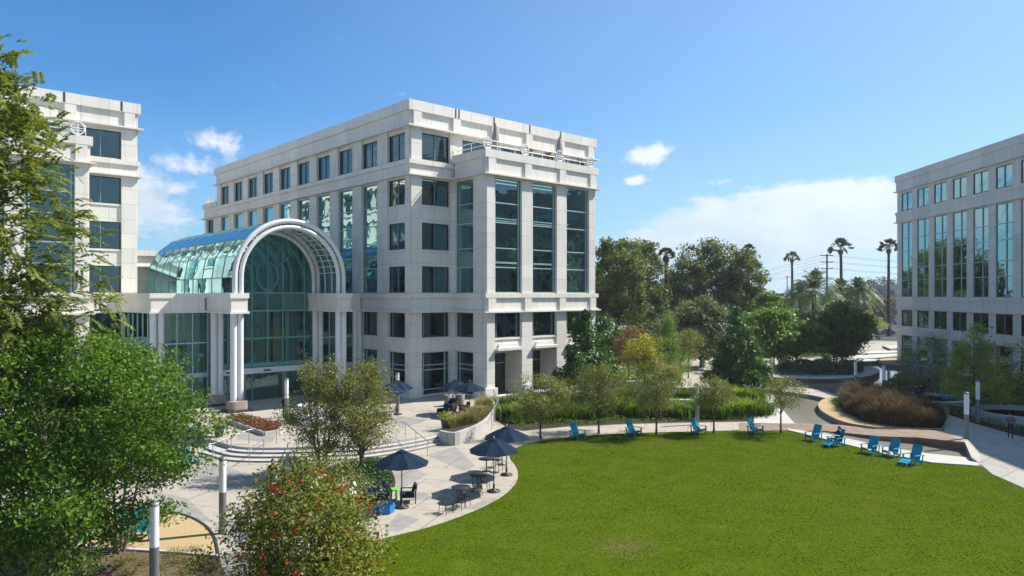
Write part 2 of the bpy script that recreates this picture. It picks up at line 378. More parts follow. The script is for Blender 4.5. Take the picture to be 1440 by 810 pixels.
def shell(root, fp_low, fp_high, ztop_low=22.15):
    """slabs behind the glass, belts and parapet"""
    s = MB()
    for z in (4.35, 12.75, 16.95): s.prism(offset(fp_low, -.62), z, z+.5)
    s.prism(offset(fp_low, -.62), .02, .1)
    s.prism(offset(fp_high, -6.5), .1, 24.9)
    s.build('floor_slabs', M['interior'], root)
    b = MB(); belt(b, fp_low, 7.9, 9.7); b.build('belt_course', M['stone_plain'], root)
    c = MB(); belt(c, fp_high, 20.65, 22.15); c.build('belt_course', M['stone_plain'], root)
    parapet(root, fp_high)
    r = MB(); r.prism(offset(fp_high, -1.2), 27.5, 27.62); r.build('roof', M['roof'], root)
def ceiling_lights(root, spots):
    m = MB()
    for x, y, z, lx, ly in spots: m.box(x-lx, x+lx, y-ly, y+ly, z-.06, z-.012)
    o = m.build('ceiling_lights', M['ceiling_light'], root); o['kind'] = 'stuff'
def railing(root, F, u0, u1, z, rings, a=-.25):
    m = MB()
    for h in (.5, .95):
        m.tube([(*F.xy(u0, a), z+h), (*F.xy(u1, a), z+h)], .045, 8)
    n = max(2, int((u1-u0)/1.8))
    for k in range(n+1):
        u = u0 + (u1-u0)*k/n; m.tube([(*F.xy(u, a), z), (*F.xy(u, a), z+.95)], .035, 6)
    r = m.build('terrace_railing', M['white_metal'], root)
    for u in rings:
        q = MB(); pts = []
        for k in range(21):
            t = 2*PI*k/20; x, y = F.xy(u + .52*math.cos(t), a+.05); pts.append((x, y, z+.68+.52*math.sin(t)))
        q.tube(pts, .055, 6, cap=False)
        q.tube([(*F.xy(u-.5, a+.05), z+.68), (*F.xy(u+.5, a+.05), z+.68)], .04, 6); q.tube([(*F.xy(u, a+.05), z+.18), (*F.xy(u, a+.05), z+1.18)], .04, 6)
        q.build('ring_post', M['white_metal'], r)
def bay_block(root, fp, wall, ztop=22.98):
    """lower projecting bay: its own belts and the terrace parapet"""
    c = MB(); belt(c, fp, 20.66, ztop, .56, .17, .34, .75); c.build('terrace_parapet', M['stone_plain'], root)
# ---------------------------------------------------------------- main building
C0 = Vector((-9.4, 66.0, BASE)); ROT = math.atan2(.6708, .7417)
def toworld(x, y, z=0.0): return Vector((C0.x + x*math.cos(ROT) - y*math.sin(ROT), C0.y + x*math.sin(ROT) + y*math.cos(ROT), C0.z + z))
main = empty('office_building', C0, ROT, 'white six-storey office block in the centre with a planted roof terrace', 'office building', 'white stone office buildings')
FPL = [(0,0),(5,0),(5,-4.93),(20,-4.93),(20,0),(25.3,0),(25.3,53.8),(0,53.8)]
FPH = [(0,0),(25.3,0),(25.3,48.9),(0,48.9)]
w = MB()
E = [Facade(FPL[i], FPL[(i+1) % 8]) for i in range(8)]
columns(E[0], w, main, [(1.2, 4.5, cell())], 0, 20.8)
columns(E[1], w, main, [(.35, 3.2, [(*GR, 'shop'), (*SE, 'side'), (*TALL, 'tall1')])], 0, 20.8)
bay = [(.95, 4.4), (5.8, 9.2), (10.6, 14.05)]
columns(E[2], w, main, [(a, b, [(.1, 4.1, 'deep'), (*SE, 'side'), (*TALL, 'tall')]) for a, b in bay], 0, 20.8)
columns(E[3], w, main, [], 0, 20.8)
columns(E[4], w, main, [(.8, 4.1, cell())], 0, 20.8)
columns(E[5], w, main, [(a, b, low()) for a, b in spaced(11, .8, 3.2, 4.85)], 0, 20.8)
columns(E[6], w, main, [], 0, 20.8)
lf = []                                                   # left face runs from the far end to the near corner
for k in range(10):
    a = .72 + k*4.85; lf.append((53.8-a-3.05, 53.8-a, cell() if k in (0,) else low('tall1')))
lf.append((.9, 3.6, cell()))
columns(E[7], w, main, sorted(lf), 0, 20.8)
H = [Facade(FPH[i], FPH[(i+1) % 4]) for i in range(4)]
top = lambda us, st='pair': [(a, b, [(F6[0]+.02, F6[1], st)]) for a, b in us]
columns(H[0], w, main, top([(1.2,4.5),(6,9.4),(10.8,14.2),(15.6,19),(20.6,24)]), 22.1, 25.2)
columns(H[1], w, main, top(spaced(10, .8, 3.2, 4.85)), 22.1, 25.2)
columns(H[2], w, main, [], 22.1, 25.2)
columns(H[3], w, main, top(sorted((48.9-.72-k*4.85-3.05, 48.9-.72-k*4.85) for k in range(10))), 22.1, 25.2)
# plinths, lintels and pilasters
for (x, y) in ((0,0),(5,-4.93),(20,-4.93)): w.box(x-.4, x+1.1, y-.4, y+1.1, -.05, .95)
for u in (5.1, 9.9): E[2].box(w, u-.55, u+.55, -.05, .9, -.4, .36)
for a, b in bay: E[2].box(w, a+.1, b-.1, 4.35, 4.6, -.1, .5); E[2].box(w, a+.5, b-.5, 4.6, 4.95, -.1, .18)
w.build('wall', M['stone'], main)
pilasters(main, FPL, {2: (.5, 5.1, 9.9, 14.5)}, 8.05, 9.27, .3); pilasters(main, FPH, {0: (.6, 5.2, 10.1, 14.9, 19.8, 24.7)}, 25.3, 26.64, .34)
BAYFP = [(5,-4.93),(20,-4.93),(20,-.6),(5,-.6)]
pilasters(main, BAYFP, {0: (.5, 5.1, 9.9, 14.5)}, 20.8, 22.22, .32)
for u in (5.0, 5.4, 9.9, 14.9, 19.6): nb = MB(); H[0].box(nb, u-.09, u+.09, 26.7, 27.58, .33, .37); nb.build('parapet_joint', M['dark_frame'], main)
shell(main, FPL, FPH); bay_block(main, BAYFP, w)
rfl = MB(); rfl.box(5.2, 19.8, -4.7, -.3, 22.2, 22.3); rfl.box(.2, 25, 49.2, 53.6, 22.2, 22.3); rfl.build('terrace_floor', M['roof'], main)
eb = MB(); belt(eb, [(0,48.9),(25.3,48.9),(25.3,53.8),(0,53.8)], 20.64, 22.9, .54, .16, .33, .7); eb.build('terrace_parapet', M['stone_plain'], main)
railing(main, Facade((5,-4.93),(20,-4.93)), .1, 14.9, 22.98, (.3, 5.1, 9.9, 14.6)); railing(main, Facade((5,0),(5,-4.93)), .3, 4.6, 22.98, ())
railing(main, Facade((0,53.8),(0,48.9)), .2, 4.6, 22.9, (.4,))
spots = []
for z in (12.75, 16.95, 20.65, 4.35):
    for k, y in enumerate((1.3, 2.3, 3.3, 4.6)): spots.append((2.6, y, z, 1.2, .06))
    for y in (-3.5, -1.9): spots.append((12, y, z, 5.5, .05))
ceiling_lights(main, spots)
# ---------------------------------------------------------------- left building
A0 = toworld(-43.7, 18.8)
left = empty('office_building', A0, ROT, 'white six-storey office block at the left edge, half hidden behind the feathery tree', 'office building', 'white stone office buildings')
QL = [(0,0),(5.3,0),(5.3,-4.93),(20.3,-4.93),(20.3,0),(25.3,0),(25.3,48),(0,48)]; QH = [(0,0),(25.3,0),(25.3,48),(0,48)]
w = MB(); E = [Facade(QL[i], QL[(i+1) % 8]) for i in range(8)]
columns(E[0], w, left, [(.9, 4.2, cell())], 0, 20.8); columns(E[1], w, left, [], 0, 20.8)
columns(E[2], w, left, [(a, b, low()) for a, b in bay], 0, 20.8)
columns(E[3], w, left, [(1.6, 4.5, low('tall1'))], 0, 20.8)
columns(E[4], w, left, [(.35, 3.75, cell())], 0, 20.8)
columns(E[5], w, left, [(a, b, cell('teal') if k in (0, 9) else low('tall1')) for k, (a, b) in enumerate(spaced(10, .7, 3.05, 4.75))], 0, 20.8)
columns(E[6], w, left, [], 0, 20.8); columns(E[7], w, left, [], 0, 20.8)
H = [Facade(QH[i], QH[(i+1) % 4]) for i in range(4)]
columns(H[0], w, left, top([(.9,4.2),(6.2,9.6),(11,14.4),(15.8,19.2),(20.65,24.05)]), 22.1, 25.2)
columns(H[1], w, left, top(spaced(10, .7, 3.05, 4.75)), 22.1, 25.2)
columns(H[2], w, left, [], 22.1, 25.2); columns(H[3], w, left, [], 22.1, 25.2)
w.build('wall', M['stone'], left)
BQ = [(5.3,-4.93),(20.3,-4.93),(20.3,-.6),(5.3,-.6)]
pilasters(left, QH, {0: (.5, 5.3, 10.3, 15.1, 19.9, 24.7)}, 25.3, 26.64, .34); pilasters(left, BQ, {0: (.5, 5.1, 9.9, 14.5)}, 20.8, 22.22, .32)
for u in (15.0, 19.4, 24.0): nb = MB(); H[0].box(nb, u-.09, u+.09, 26.7, 27.58, .33, .37); nb.build('parapet_joint', M['dark_frame'], left)
shell(left, QL, QH); bay_block(left, BQ, w)
rfl = MB(); rfl.box(5.5, 20.1, -4.7, -.3, 22.2, 22.3); rfl.build('terrace_floor', M['roof'], left)
railing(left, Facade((5.3,-4.93),(20.3,-4.93)), .1, 14.9, 22.98, (.3, 5.1, 9.9, 14.3))
# ---------------------------------------------------------------- right building
P0 = Vector((57.1, 105.6, 0)); RR = -math.atan(.0449)
right = empty('office_building', P0, RR, 'pale office block at the right edge, its long shaded side full of tall teal windows', 'office building', 'white stone office buildings')
RF = [(0,-90),(30,-90),(30,0),(0,0)]
w = MB(); E = [Facade(RF[i], RF[(i+1) % 4]) for i in range(4)]
up = .35
cols = []; topc = []
for k in range(20):
    a = 1.2 + k*4.36
    cols.append((a, a+3.0, [(.4, 4.2, 'shop'), (*SE, 'pair'), (*TALL, 'tall2')])); topc.append((a, a+3.0))
columns(E[3], w, right, cols, 0, 20.8, .02, -.09); columns(E[3], w, right, top(topc, 'teal'), 22.1, 25.2, .02, -.09)
for i in (0, 1, 2):
    columns(E[i], w, right, [], 0, 20.8); columns(E[i], w, right, [], 22.1, 25.2)
w.build('wall', M['stone'], right)
s = MB()
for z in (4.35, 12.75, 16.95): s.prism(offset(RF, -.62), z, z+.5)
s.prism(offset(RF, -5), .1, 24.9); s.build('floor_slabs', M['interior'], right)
b = MB(); belt(b, RF, 7.9, 9.7, .34, .16, .26); b.build('belt_course', M['stone_plain'], right)
b = MB(); belt(b, RF, 20.6, 22.2, .4, .16, .26); b.build('belt_course', M['stone_plain'], right)
p = MB(); belt(p, RF, ZT2, 27.6, .42, .16, .3, .95); p.build('parapet', M['stone_plain'], right)
r = MB(); r.prism(offset(RF, -1.2), 27.5, 27.62); r.build('roof', M['roof'], right)
# ---------------------------------------------------------------- glass entrance hall between the buildings
ent = empty('entrance_pavilion', C0, ROT, 'two-storey glass entrance hall with white barrel-vault arch between the white blocks', 'entrance hall')
AX, XL, XR, Y0, Y1, YB = -9.98, -14.72, -5.24, 3.47, 8.5, 27.7
SPR = 11.0
EFP = [(-19.8, 8.5), (-15.3, 8.5), (-15.3, 18.8), (-18.3, 18.8), (-19.8, 18.8)]
bm_ = MB()                                                # parapet band left, right, and the two blocks that carry the arch
def band(x0, x1, y0, y1):
    bm_.box(x0, x1, y0, y1, 8.2, 9.28); bm_.box(x0-.12, x1+.12, y0-.12, y1+.12, 8.02, 8.2); bm_.box(x0-.1, x1+.1, y0-.1, y1+.1, 9.28, 9.7)
band(-19.9, -15.55, 8.5, 18.9); band(-4.4, -.3, 8.5, 16)
band(-15.4, -14.05, 2.9, 27.5); band(-5.9, -4.55, 2.9, 27.5)
bm_.build('stone_band', M['stone_plain'], ent)
ro = MB(); ro.box(-19.6, -15.5, 8.9, 18.7, 9.3, 9.5); ro.box(-4.4, -.4, 8.9, 15.8, 9.3, 9.5); ro.build('flat_roof', M['roof'], ent)
def twin_column(x, y, dx=.27, ped=True):
    c = MB()
    for s_ in (-1, 1):
        c.lathe([(.27, .85 if ped else 0), (.27, 8.05)], 16, (x+s_*dx, y, 0))
    o = c.build('column', M['white_metal'], ent)
    if ped:
        b_ = MB(); b_.prism([(x+.78*math.copysign(abs(math.cos(t))**.55, math.cos(t)), y+.72*math.copysign(abs(math.sin(t))**.55, math.sin(t))) for t in [2*PI*k/24 for k in range(24)]], .14, .88)
        b_.build('granite_base', M['granite'], o, bevel=.04)
        d_ = MB(); d_.box(x-.98, x+.98, y-.92, y+.92, 0, .14); d_.build('plinth', M['dark_granite'], o)
for x in (XL, XR):
    twin_column(x, Y0); twin_column(x, Y1-.55)
twin_column(-19.35, 8.75, .3, False); twin_column(-.6, 8.6, .25, False)
for y in (14.0, 20.0): twin_column(XL, y, .27, False); twin_column(XR, y, .27, False)
# arches of white pipe
def arc(r, y, z0=9.7, n=32):
    return [(AX-r, y, z0)] + [(AX - r*math.cos(PI*k/n), y, SPR + r*math.sin(PI*k/n)) for k in range(n+1)] + [(AX+r, y, z0)]
for y in (Y0-.1, Y1-.7):
    ro_, ri_ = (4.95, 4.42) if y < 5 else (4.72, 4.25)
    a = MB(); a.tube(arc(ro_, y), .21, 12); a.tube(arc(ri_, y), .19, 12)
    for k in range(1, 12):
        t = PI*k/12
        if k in (2, 3, 5, 7, 9, 10):
            for dt in (-.035, .035):
                a.tube([(AX-ri_*math.cos(t+dt), y, SPR+ri_*math.sin(t+dt)), (AX-ro_*math.cos(t+dt), y, SPR+ro_*math.sin(t+dt))], .05, 6)
    a.build('pipe_arch', M['white_metal'], ent)
lad = MB()                                                # ladder struts between the two front arches
for k in range(1, 24):
    t = PI*k/24
    for r in (4.42,): lad.tube([(AX-r*math.cos(t), Y0, SPR+r*math.sin(t)), (AX-r*math.cos(t), Y1-.7, SPR+r*math.sin(t))], .045, 6)
for y in (4.8, 6.1): lad.tube(arc(4.55, y), .06, 6)
lad.build('lattice_struts', M['white_metal'], ent)
for y in (13.2, 18.2, 23.2):
    a = MB(); a.tube(arc(4.6, y, 8), .26, 10); a.build('inner_rib', M['white_metal'], ent)
# vault glass in facets
NF = 9
def vault_pt(k, y): 
    if k == 0: return (AX-5.02, y, 9.7)
    if k == NF+2: return (AX+5.02, y, 9.7)
    t = PI*(k-1)/NF; return (AX-5.02*math.cos(t), y, SPR+5.02*math.sin(t))
NY = 10; ys = [Y0+.15 + (YB-Y0-.15)*i/NY for i in range(NY+1)]
g = MB()
for i in range(NY):
    for k in range(NF+2):
        g.add([vault_pt(k, ys[i]), vault_pt(k, ys[i+1]), vault_pt(k+1, ys[i+1]), vault_pt(k+1, ys[i])], [(0,1,2,3)])
g.build('vault_glass', M['vault_glass'], ent)
f = MB()
for y in ys: f.tube([Vector(vault_pt(k, y)) for k in range(NF+3)], .045, 6)
for k in (1, 3, 5, 6, 8, NF+1): f.tube([vault_pt(k, ys[0]), vault_pt(k, ys[-1])], .04, 6)
f.build('vault_frame', M['frame'], ent)
bk = MB()
bk.add([vault_pt(k, YB) for k in range(NF+3)], [tuple(range(NF+3))]); bk.build('rear_gable_glass', M['entry_glass'], ent)
# glazed gable behind the front arch
g = MB(); pts = [(AX-4.75, Y1, 0.05)] + [(AX-4.75*math.cos(PI*k/24), Y1, SPR+4.75*math.sin(PI*k/24)) for k in range(25)] + [(AX+4.75, Y1, .05)]
g.add(pts, [tuple(range(len(pts)))[::-1]]); g.build('gable_glass', M['entry_glass'], ent)
f = MB()
for x in (-3.6, -1.45, 1.45, 3.6): f.bar((AX+x, Y1, 0), (AX+x, Y1, SPR+math.sqrt(4.75**2-x*x)), .12, .16, (0,1,0))
f.bar((AX, Y1, 3.2), (AX, Y1, 15.7), .1, .14, (0,1,0))
for z in (3.2, 5.6, 8.1, 9.75): f.bar((AX-4.7, Y1-.01, z), (AX+4.7, Y1-.01, z), .14, .16 if z > 4 else .35)
f.tube([(AX+1.0*math.cos(2*PI*k/32), Y1-.02, SPR+.3+1.3*math.sin(2*PI*k/32)) for k in range(33)], .07, 6, cap=False)
for s_ in (-1, 1): f.bar((AX+s_*.9, Y1, SPR+1.1), (AX+s_*3.4, Y1, SPR+3.3), .1, .1, (0,1,0))
f.tube([(AX-3.6*math.cos(PI*k/24), Y1-.015, SPR+3.6*math.sin(PI*k/24)) for k in range(25)], .05, 6)
f.build('gable_frame', plain('sea_green_frame', (.11, .28, .25), .4), ent)
hd = MB(); hd.box(AX-4.4, AX+4.4, Y1-.35, Y1-.1, 2.45, 2.95); hd.build('door_header', M['white_metal'], ent)
for x in (-2.3, 1.4):
    q = MB(); q.box(AX+x-.16, AX+x+.16, Y1-.42, Y1-.1, 0, 2.45); q.build('door_post', M['bronze'], ent)
q = MB(); q.box(AX-.5, AX+.2, Y1-.37, Y1-.352, 2.6, 2.75); q.box(AX-3.9, AX-3.3, Y1-.37, Y1-.352, 2.6, 2.75); q.build('door_sensor', M['dark_metal'], ent)
# curtain walls under the bands
def curtain(x0, y0, x1, y1, zt, hs=(2.6, 5.4)):
    g = MB(); g.add([(x0,y0,.05),(x1,y1,.05),(x1,y1,zt),(x0,y0,zt)], [(0,1,2,3)]); o = g.build('curtain_glass', M['entry_glass'], ent)
    f = MB(); L_ = math.hypot(x1-x0, y1-y0); n = max(2, round(L_/1.5))
    for k in range(n+1):
        x = x0+(x1-x0)*k/n; y = y0+(y1-y0)*k/n; f.box(x-.05, x+.05, y-.07, y+.07, 0, zt)
    for z in hs: f.bar((x0, y0-.012, z), (x1, y1-.012, z), .16, .12 if z > 3 else .4)
    f.build('mullions', M['pale_frame'], o)
curtain(-19.0, 8.9, -15.2, 8.9, 8.1); curtain(-19.5, 9.2, -19.5, 18.6, 8.1); curtain(-4.9, 8.9, -.9, 8.9, 8.1)
curtain(-14.75, 4.2, -14.75, 7.6, 8.1) if False else None
fl = MB(); fl.box(-19.7, -.2, 8.6, 40, -.3, .03); fl.build('hall_floor', M['lobby_floor'], ent)
bw = MB()
for x in (-18.5, -15.8, -12.6, -9.9, -7.2, -4.4, -1.6): bw.box(x-.7, x+.7, 30, 30.8, 0, 9.2)
bw.box(-19.7, -.2, 30.3, 31, 3.9, 5.4); bw.box(-19.7, -.2, 30.3, 31, 8.0, 14.3); bw.box(-18.25, -.2, 30.9, 40, 0, 14.2)
bw.build('rear_wall', M['stone'], ent)
bp = MB(); belt(bp, [(-18.2,29.2),(-.25,29.2),(-.25,40.5),(-18.2,40.5)], 12.6, 14.4, .1, -.1, .2, .6); bp.build('rear_parapet', M['stone_plain'], ent)
def sheet(name, pts, mat, z=None, drop=None, side=None, kind='structure'):
    """one flat or gently sloping piece of the ground; pts are (px, py[, z]) sight points or vectors"""
    P = [p if isinstance(p, Vector) else G(p[0], p[1], p[2] if len(p) > 2 else (z or 0)) for p in pts]
    m = MB(); m.slab(P, drop); o = m.build(name, [mat, side or mat]); o['kind'] = kind; return o
def smooth(pts, k=4):                                     # Catmull-Rom through the points
    P = [Vector(p) for p in pts]; out = []
    for i in range(len(P)-1):
        p0, p1, p2, p3 = P[max(i-1,0)], P[i], P[i+1], P[min(i+2,len(P)-1)]
        for j in range(k):
            t = j/k; out.append(.5*((2*p1)+(-p0+p2)*t+(2*p0-5*p1+4*p2-p3)*t*t+(-p0+3*p1-3*p2+p3)*t**3))
    return out + [P[-1]]
def GS(pts, z=0.0, k=4): return smooth([G(p[0], p[1], p[2] if len(p) > 2 else z) for p in pts], k)
gr = MB(); gr.add([(-3000,-3000,0),(3000,-3000,0),(3000,5000,0),(-3000,5000,0)], [(0,1,2,3)])
gr.build('ground', M['ground'])['kind'] = 'structure'
# lower plaza and its grey paving figures
sheet('plaza', [Vector((-45,18,.012)), Vector((2,18,.012)), Vector((4,45,.012)), Vector((6,75,.012)), Vector((-10,75,.012)), Vector((-45,60,.012))], M['paving_cream'])
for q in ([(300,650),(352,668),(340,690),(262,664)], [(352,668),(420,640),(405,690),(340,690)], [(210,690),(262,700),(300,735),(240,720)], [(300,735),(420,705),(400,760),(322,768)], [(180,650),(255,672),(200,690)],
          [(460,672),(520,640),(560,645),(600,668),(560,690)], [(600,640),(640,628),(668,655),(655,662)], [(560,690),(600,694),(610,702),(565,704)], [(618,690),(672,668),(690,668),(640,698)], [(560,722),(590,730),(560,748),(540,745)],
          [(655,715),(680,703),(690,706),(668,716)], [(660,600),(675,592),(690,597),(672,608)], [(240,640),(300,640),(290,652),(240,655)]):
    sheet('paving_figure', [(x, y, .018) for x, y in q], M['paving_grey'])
# lawn
LE = GS([(380,850),(440,797),(480,776),(520,762),(560,752),(600,742),(640,729),(680,712.5),(708,697),(725,680),(729,667),(725,654),(717,643),(722,632),(745,623),(790,616),(850,611),(920,608),(1000,606),(1060,604.3),(1108,604)], .03)
RE = GS([(1108,604),(1140,612),(1180,622),(1250,640),(1310,650),(1373,654),(1400,668),(1440,686),(1500,715),(1600,785),(1750,900)], .03, 3)[1:]
lawn_o = sheet('lawn', LE + RE + [Vector((16,10,.03)), Vector((-8,10,.03))], M['lawn'])
# path between lawn and planting, running into the brown boardwalk
sheet('path', [(700,600,.02),(735,607,.02),(800,601,.02),(880,597,.02),(960,595,.02),(1060,593,.02),(1062,606,.02),(1000,608,.02),(920,610,.02),(850,613,.02),(790,618,.02),(745,625,.02),(715,640,.02)], M['paving_cream'])
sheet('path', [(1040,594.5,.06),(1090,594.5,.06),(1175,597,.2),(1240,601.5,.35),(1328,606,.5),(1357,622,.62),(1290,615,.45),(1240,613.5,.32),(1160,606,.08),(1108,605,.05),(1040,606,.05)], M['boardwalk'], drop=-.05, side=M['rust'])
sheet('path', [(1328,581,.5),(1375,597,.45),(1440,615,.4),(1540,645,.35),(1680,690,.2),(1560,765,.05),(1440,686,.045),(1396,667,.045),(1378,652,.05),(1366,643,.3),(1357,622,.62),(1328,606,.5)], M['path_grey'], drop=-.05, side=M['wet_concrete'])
sheet('kerb', [(1108,602.5,.09),(1160,609.5,.09),(1240,627,.09),(1300,637,.09),(1365,643.5,.09),(1379,653,.09),(1373,654.5,.09),(1310,650,.09),(1240,637,.09),(1180,622,.09),(1140,612,.09),(1108,604.5,.09)], M['white_concrete'], drop=-.05)
# pond
sheet('water', [(1070,548,.015),(1110,602,.015),(1150,612,.015),(1235,640,.015),(1366,655,.015),(1372,640,.015),(1330,600,.015),(1262,560,.015),(1300,535,.015),(1280,505,.015),(1240,496,.015),(1170,505,.015),(1100,525,.015)], M['water'])
sheet('path', GS([(1062,551),(1083,552.5),(1094,565),(1104,580),(1118,595.5)], .14) + [G(1060,595,.14)], M['white_concrete'], drop=-.05)
sheet('footbridge', GS([(1020,537),(1075,542),(1118,544),(1157,549),(1184,557)], .4) + GS([(1163,560),(1125,553),(1080,548.5),(1020,545)], .4), M['paving_cream'], drop=-.05, side=M['wet_concrete'])
isl = GS([(1190,555),(1162,559.5),(1151,567),(1154,576),(1170,586),(1193,594.5),(1232,600.5)], .45) + [G(1326,604,.45), G(1336,575,.45), G(1260,548,.45), G(1205,546,.45)]
sheet('planter_island', isl, M['gold_gravel'], drop=-.05, side=M['wet_concrete'])
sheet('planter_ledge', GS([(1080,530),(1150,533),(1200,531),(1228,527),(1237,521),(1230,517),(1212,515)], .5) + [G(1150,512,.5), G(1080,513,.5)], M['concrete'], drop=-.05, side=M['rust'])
# stepped water terraces and pavings further off
sheet('plaza', [(940,545,.01),(1075,552,.01),(1110,525,.01),(1235,505,.01),(1300,500,.01),(1300,481,.01),(1040,478,.01),(900,500,.01),(850,530,.01)], M['paving_cream'])
for q, mm in (([(1232,507),(1240,504.5),(1262,503.5),(1275,505),(1275,514),(1245,513)], 'gold_gravel'), ([(1190,500),(1262,497),(1268,499.5),(1225,503.5),(1192,504)], 'white_concrete'), ([(1178,505),(1226,504.5),(1236,507.5),(1190,510.5)], 'white_concrete'), ([(1205,494),(1262,493),(1262,495.5),(1210,497.5)], 'white_concrete'), ([(1241,486),(1262,485),(1270,488),(1252,490.5)], 'concrete'), ([(1130,509),(1190,506),(1196,511),(1140,514)], 'concrete')):
    sheet('water_terrace', GS([(x, y) for x, y in q], .4, 3), M[mm], drop=-.05, side=M['wet_concrete'])
# upper terrace in front of the entrance with three curved steps
TE = [(255,612),(285,617),(302,619.5),(333,627.5),(378,629.5),(440,628.5),(500,626.5),(550,621),(600,612.5),(622,607)]
te = GS(TE, BASE, 4)
terr = te + [G(638,610,BASE), G(668,603,BASE), G(694,588,BASE), G(697,574,BASE), G(690,563,BASE)] + [toworld(5.2,-5.5,0), toworld(21,-5.5,0), toworld(26.5,-1,0), toworld(27,56,0), toworld(-70,70,0), toworld(-70,10,0), G(-200,612,BASE)]
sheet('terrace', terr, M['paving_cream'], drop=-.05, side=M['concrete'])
def step(i0, i1, off, z):
    seg = te[i0:i1]; o = [Vector((p.x + off*.06, p.y - off, z)) for p in seg]
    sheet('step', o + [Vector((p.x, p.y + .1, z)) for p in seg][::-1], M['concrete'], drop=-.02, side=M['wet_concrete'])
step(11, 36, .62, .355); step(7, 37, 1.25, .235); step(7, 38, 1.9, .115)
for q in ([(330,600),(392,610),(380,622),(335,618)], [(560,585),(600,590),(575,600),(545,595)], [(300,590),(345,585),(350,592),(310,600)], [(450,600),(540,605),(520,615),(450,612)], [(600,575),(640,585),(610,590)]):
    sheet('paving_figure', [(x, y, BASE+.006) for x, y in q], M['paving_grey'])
# gravel court and mulch bed at the lower left
gv = GS([(150,705),(215,716),(258,724),(287,738),(302,758),(308,790)], .025); sheet('gravel_court', gv + GS([(300,778),(255,776),(200,772),(120,768)], .025), M['gold_gravel'])
e2 = MB()
for a, b in zip(gv[:-1], gv[1:]): e2.bar((a.x,a.y,.03), (b.x,b.y,.03), .1, .07)
e2.build('steel_edging', M['dark_metal'])['kind'] = 'structure'
k = MB(); kp = GS([(305,782),(255,777.5),(200,774),(120,769)], .05)
for a, b in zip(kp[:-1], kp[1:]): k.bar((a.x,a.y,.05), (b.x,b.y,.05), .16, .1)
k.build('kerb', M['white_concrete'])['kind'] = 'structure'
sheet('mulch_bed', [(120,771,.022),(200,775,.022),(255,779,.022),(306,784,.022),(330,830,.022),(340,1000,.022),(0,1000,.022),(0,771,.022)], M['mulch'])
sheet('planting_bed', GS([(455,668),(480,652),(520,648),(548,660),(556,680),(540,705),(490,712),(450,700)], .03), M['soil'])
sheet('planting_bed', [(690,566,.025),(696,590,.025),(712,600,.025),(735,606,.025),(800,599.5,.025),(880,595.5,.025),(960,593.5,.025),(1060,592,.025),(1082,594,.025),(1075,560,.025),(1040,545,.025),(950,545,.025),(900,535,.025),(840,520,.025),(800,545,.025)], M['soil'])
sheet('planting_bed', [(1328,580,.3),(1375,596,.3),(1440,614,.3),(1560,645,.3),(1560,560,.3),(1440,545,.2),(1262,530,.1),(1262,556,.2)], M['soil'], drop=-.05)
sheet('car_park', [(1150,478,.02),(1290,479,.02),(1400,428,.02),(1100,428,.02)], M['asphalt'])
for y0, y1 in ((475.2,475.5), (462.8,463)):
    sheet('kerb', [(1150,y0,.12),(1290,y0,.12),(1290,y1,.12),(1150,y1,.12)], M['concrete'], drop=-.02)
# ---------------------------------------------------------------- foliage machinery
def leaf_cloud(P, N, size, asp, tint, name, mat, parent=None, fold=.25, D=None, rs=None):
    rs = rs or rng; n = len(P)
    if D is None: D = rs.normal(size=(n,3))
    D = D - N*(D*N).sum(1, keepdims=True); D /= np.linalg.norm(D, axis=1, keepdims=True) + 1e-9
    S = np.cross(N, D); l = size[:,None]*.5; w = l*asp
    V = np.empty((n,4,3), np.float32); V[:,0] = P - D*l; V[:,1] = P + S*w + N*(w*fold); V[:,2] = P + D*l; V[:,3] = P - S*w + N*(w*fold)
    return quads(V, tint, name, mat, parent)
def quads(V, tint, name, mat, parent=None):
    n = len(V); me = bpy.data.meshes.new(name); me.vertices.add(4*n); me.vertices.foreach_set('co', V.astype(np.float32).ravel())
    me.loops.add(4*n); me.loops.foreach_set('vertex_index', np.arange(4*n, dtype=np.int32)); me.polygons.add(n)
    me.polygons.foreach_set('loop_start', np.arange(0, 4*n, 4, dtype=np.int32)); me.update(calc_edges=True)
    at = me.attributes.new('tint', 'FLOAT', 'POINT'); at.data.foreach_set('value', np.repeat(np.clip(tint, 0, 1), 4).astype(np.float32))
    me.materials.append(mat); return link(name, me, parent)
def unit(v): return v / (np.linalg.norm(v, axis=-1, keepdims=True) + 1e-9)
PROF = {'round': lambda t: np.sqrt(np.clip(1-(2*t-1)**2, 0, 1)), 'dome': lambda t: np.sqrt(np.clip(1-((t-.38)/.62)**2, 0, 1))*np.where(t < .38, .55+.45*np.sqrt(np.clip(t/.38,0,1)), 1),
        'cone': lambda t: .05+.95*np.clip(1-t,0,1)**1.0*np.clip(t/.1+.5, 0, 1), 'egg': lambda t: np.sqrt(np.clip(1-((t-.35)/.66)**2, 0, 1))*np.clip(t/.15+.5,0,1), 'column': lambda t: np.clip(1-np.abs(2*t-1)**3.5, 0, 1)**.5,
        'vase': lambda t: np.sqrt(np.clip(1-((t-.62)/.4)**2, .0, 1))*(t >= .3)+(t < .3)*(.35+t*.9)}
